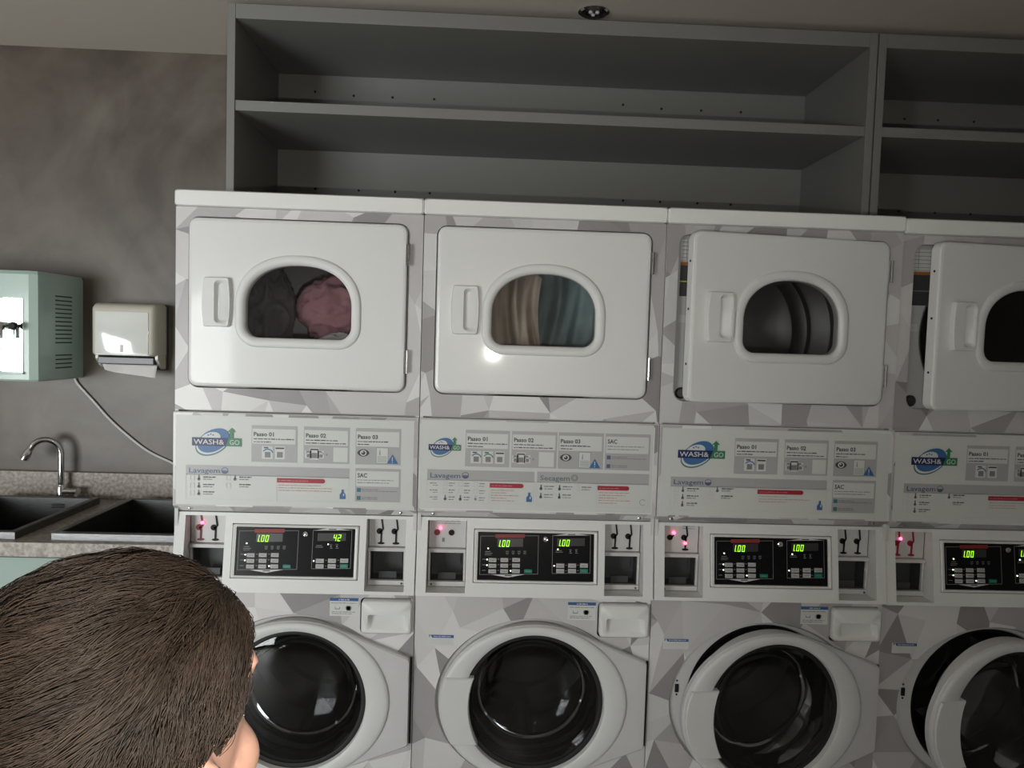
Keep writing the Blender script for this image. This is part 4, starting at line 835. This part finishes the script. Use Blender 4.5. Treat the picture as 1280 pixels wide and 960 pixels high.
for sx in (-1, 1): A = arm(sx); limb(bm, [A[0], Vector(A[0]).lerp(Vector(A[1]), .75)], [.058, .054])
remeshed('shirt', bm, noisy('shirt_cotton', (.05, .07, .12), (.07, .09, .15), 40, .9), pe, .009, 6)
bm = bmesh.new(); ell3(bm, (0, 0, .72), (.150, .110, .09))
for sx in (-1, 1): limb(bm, [(sx*.072, 0, .68), (sx*.080, .006, .45)], [.092, .074])
remeshed('shorts', bm, noisy('shorts_cotton', (.10, .10, .10), (.14, .14, .14), 40, .9), pe, .010, 6)
for sx in (-1, 1):
    bm = bmesh.new(); limb(bm, [(sx*.08, -.03, .055), (sx*.083, .05, .05), (sx*.086, .135, .042)], [.050, .047, .040]); ell3(bm, (sx*.08, -.02, .095), (.042, .048, .03))
    for v in bm.verts: v.co.z = max(v.co.z, .004)
    remeshed('shoe', bm, mat('shoe_canvas', (.35, .35, .35), .8), pe, .008, 4)
for sx in (-1, 1):
    q = MB(); c = HC+Vector((sx*.028, .0715, -.008)); q.lathe([(.0005, -.0115), (.006, -.010), (.0105, -.005), (.0115, 0), (.0105, .005), (.006, .010)], c, 'y', 20, True, True); q.build('eye', mat('eye_white', (.75, .75, .72), .2), pe)
    q = MB(); q.lathe([(.0055, .0), (.003, .0012)], c+Vector((0, .0102, 0)), 'y', 16, cap1=True); q.build('iris', mat('iris_brown', (.03, .015, .008), .2), pe)
# hair: scalp cap and combed strands
def hair_r(d):   # scalp ellipsoid point and outward normal
    s_ = (.0745, .0945, .0945); p = Vector((d.x*s_[0], d.y*s_[1], d.z*s_[2])); n = Vector((d.x/s_[0], d.y/s_[1], d.z/s_[2])).normalized(); return p, n
def hairy(d):
    if d.z < -.42: return d.y < -.30 and d.z > -.80
    if d.y > .52: return d.z > .30+.30*(d.y-.52)*2
    if d.y > .10: return d.z > -.05+.9*(d.y-.10)*.9 or (d.y < .25 and d.z > .04)
    if d.y > -.25: return d.z > .07-.45*(.10-d.y)*2
    return True
HAIRC = mat('scalp_hair', (.022, .015, .011), .8)
bm = bmesh.new(); bmesh.ops.create_icosphere(bm, subdivisions=6, radius=1)
bmesh.ops.delete(bm, geom=[f for f in bm.faces if not hairy(f.calc_center_median().normalized())], context='FACES')
for v in bm.verts: d = v.co.normalized(); p, n = hair_r(d); v.co = HC+p+n*(.0035+.001*noise.noise(d*9))
me = bpy.data.meshes.new('scalp'); bm.to_mesh(me); bm.free(); me.polygons.foreach_set('use_smooth', [True]*len(me.polygons)); me.materials.append(HAIRC)
hp = link('hair', me, pe)
HM = mat('hair_strand', (.06, .04, .03), .6, spec=.3); N, L, b = nodes(HM); at2 = N.new('ShaderNodeAttribute'); at2.attribute_name = 'tone'; L.new(at2.outputs['Color'], b.inputs['Base Color'])
rnd = random.Random(4); crown = Vector((-.72, -.42, .55)).normalized(); vs = []; fs = []; tones = []
made = 0
while made < 21000:
    d = Vector((rnd.gauss(0, 1), rnd.gauss(0, 1), rnd.gauss(0, 1))).normalized()
    if not hairy(d): continue
    made += 1
    t = (d-crown*d.dot(crown)); t = t.normalized() if t.length > 1e-3 else Vector((1, 0, 0))
    t = (t+Vector((0, .35, 0)) + crown.cross(t)*.35).normalized(); t = (t-d*t.dot(d)).normalized()
    clump = noise.noise(d*7)*.35; ax = d.cross(t)
    t = (t+ax*(clump+rnd.gauss(0, .10))).normalized()
    ln = rnd.uniform(.26, .46)*(1.1 if d.z > .2 else .55); lift = rnd.uniform(.003, .008) + .004*noise.noise(d*5)
    wd = rnd.uniform(.00028, .00058); k_ = rnd.uniform(.8, 1.3)*(1+.5*noise.noise(d*6)); col = (.028*k_, .0182*k_, .0124*k_, 1); o = len(vs); n_ = 5
    while ln > .10 and not hairy((d+t*ln).normalized()): ln *= .8
    for k in range(n_+1):
        q = k/n_; dd = (d+t*ln*q).normalized(); p, n = hair_r(dd); h = .004+lift*math.sin(min(1, q*1.25)*PI*.62); c = HC+p+n*h; sd = n.cross(t).normalized(); wq = wd*(1-.75*q*q)
        vs += [c+sd*wq, c+n*wq*.9, c-sd*wq]
    for k in range(n_):
        a = o+3*k; fs += [(a, a+1, a+4, a+3), (a+1, a+2, a+5, a+4), (a+2, a, a+3, a+5)]; tones += [col]*3
me = bpy.data.meshes.new('strands'); me.from_pydata(vs, [], fs); me.materials.append(HM); me.polygons.foreach_set('use_smooth', [True]*len(me.polygons))
ca = me.color_attributes.new('tone', 'FLOAT_COLOR', 'CORNER'); flat = []
for p_, c in zip(me.polygons, tones): flat += list(c)*len(p_.vertices)
ca.data.foreach_set('color', flat)
st = link('strands', me, hp); st['kind'] = 'stuff'
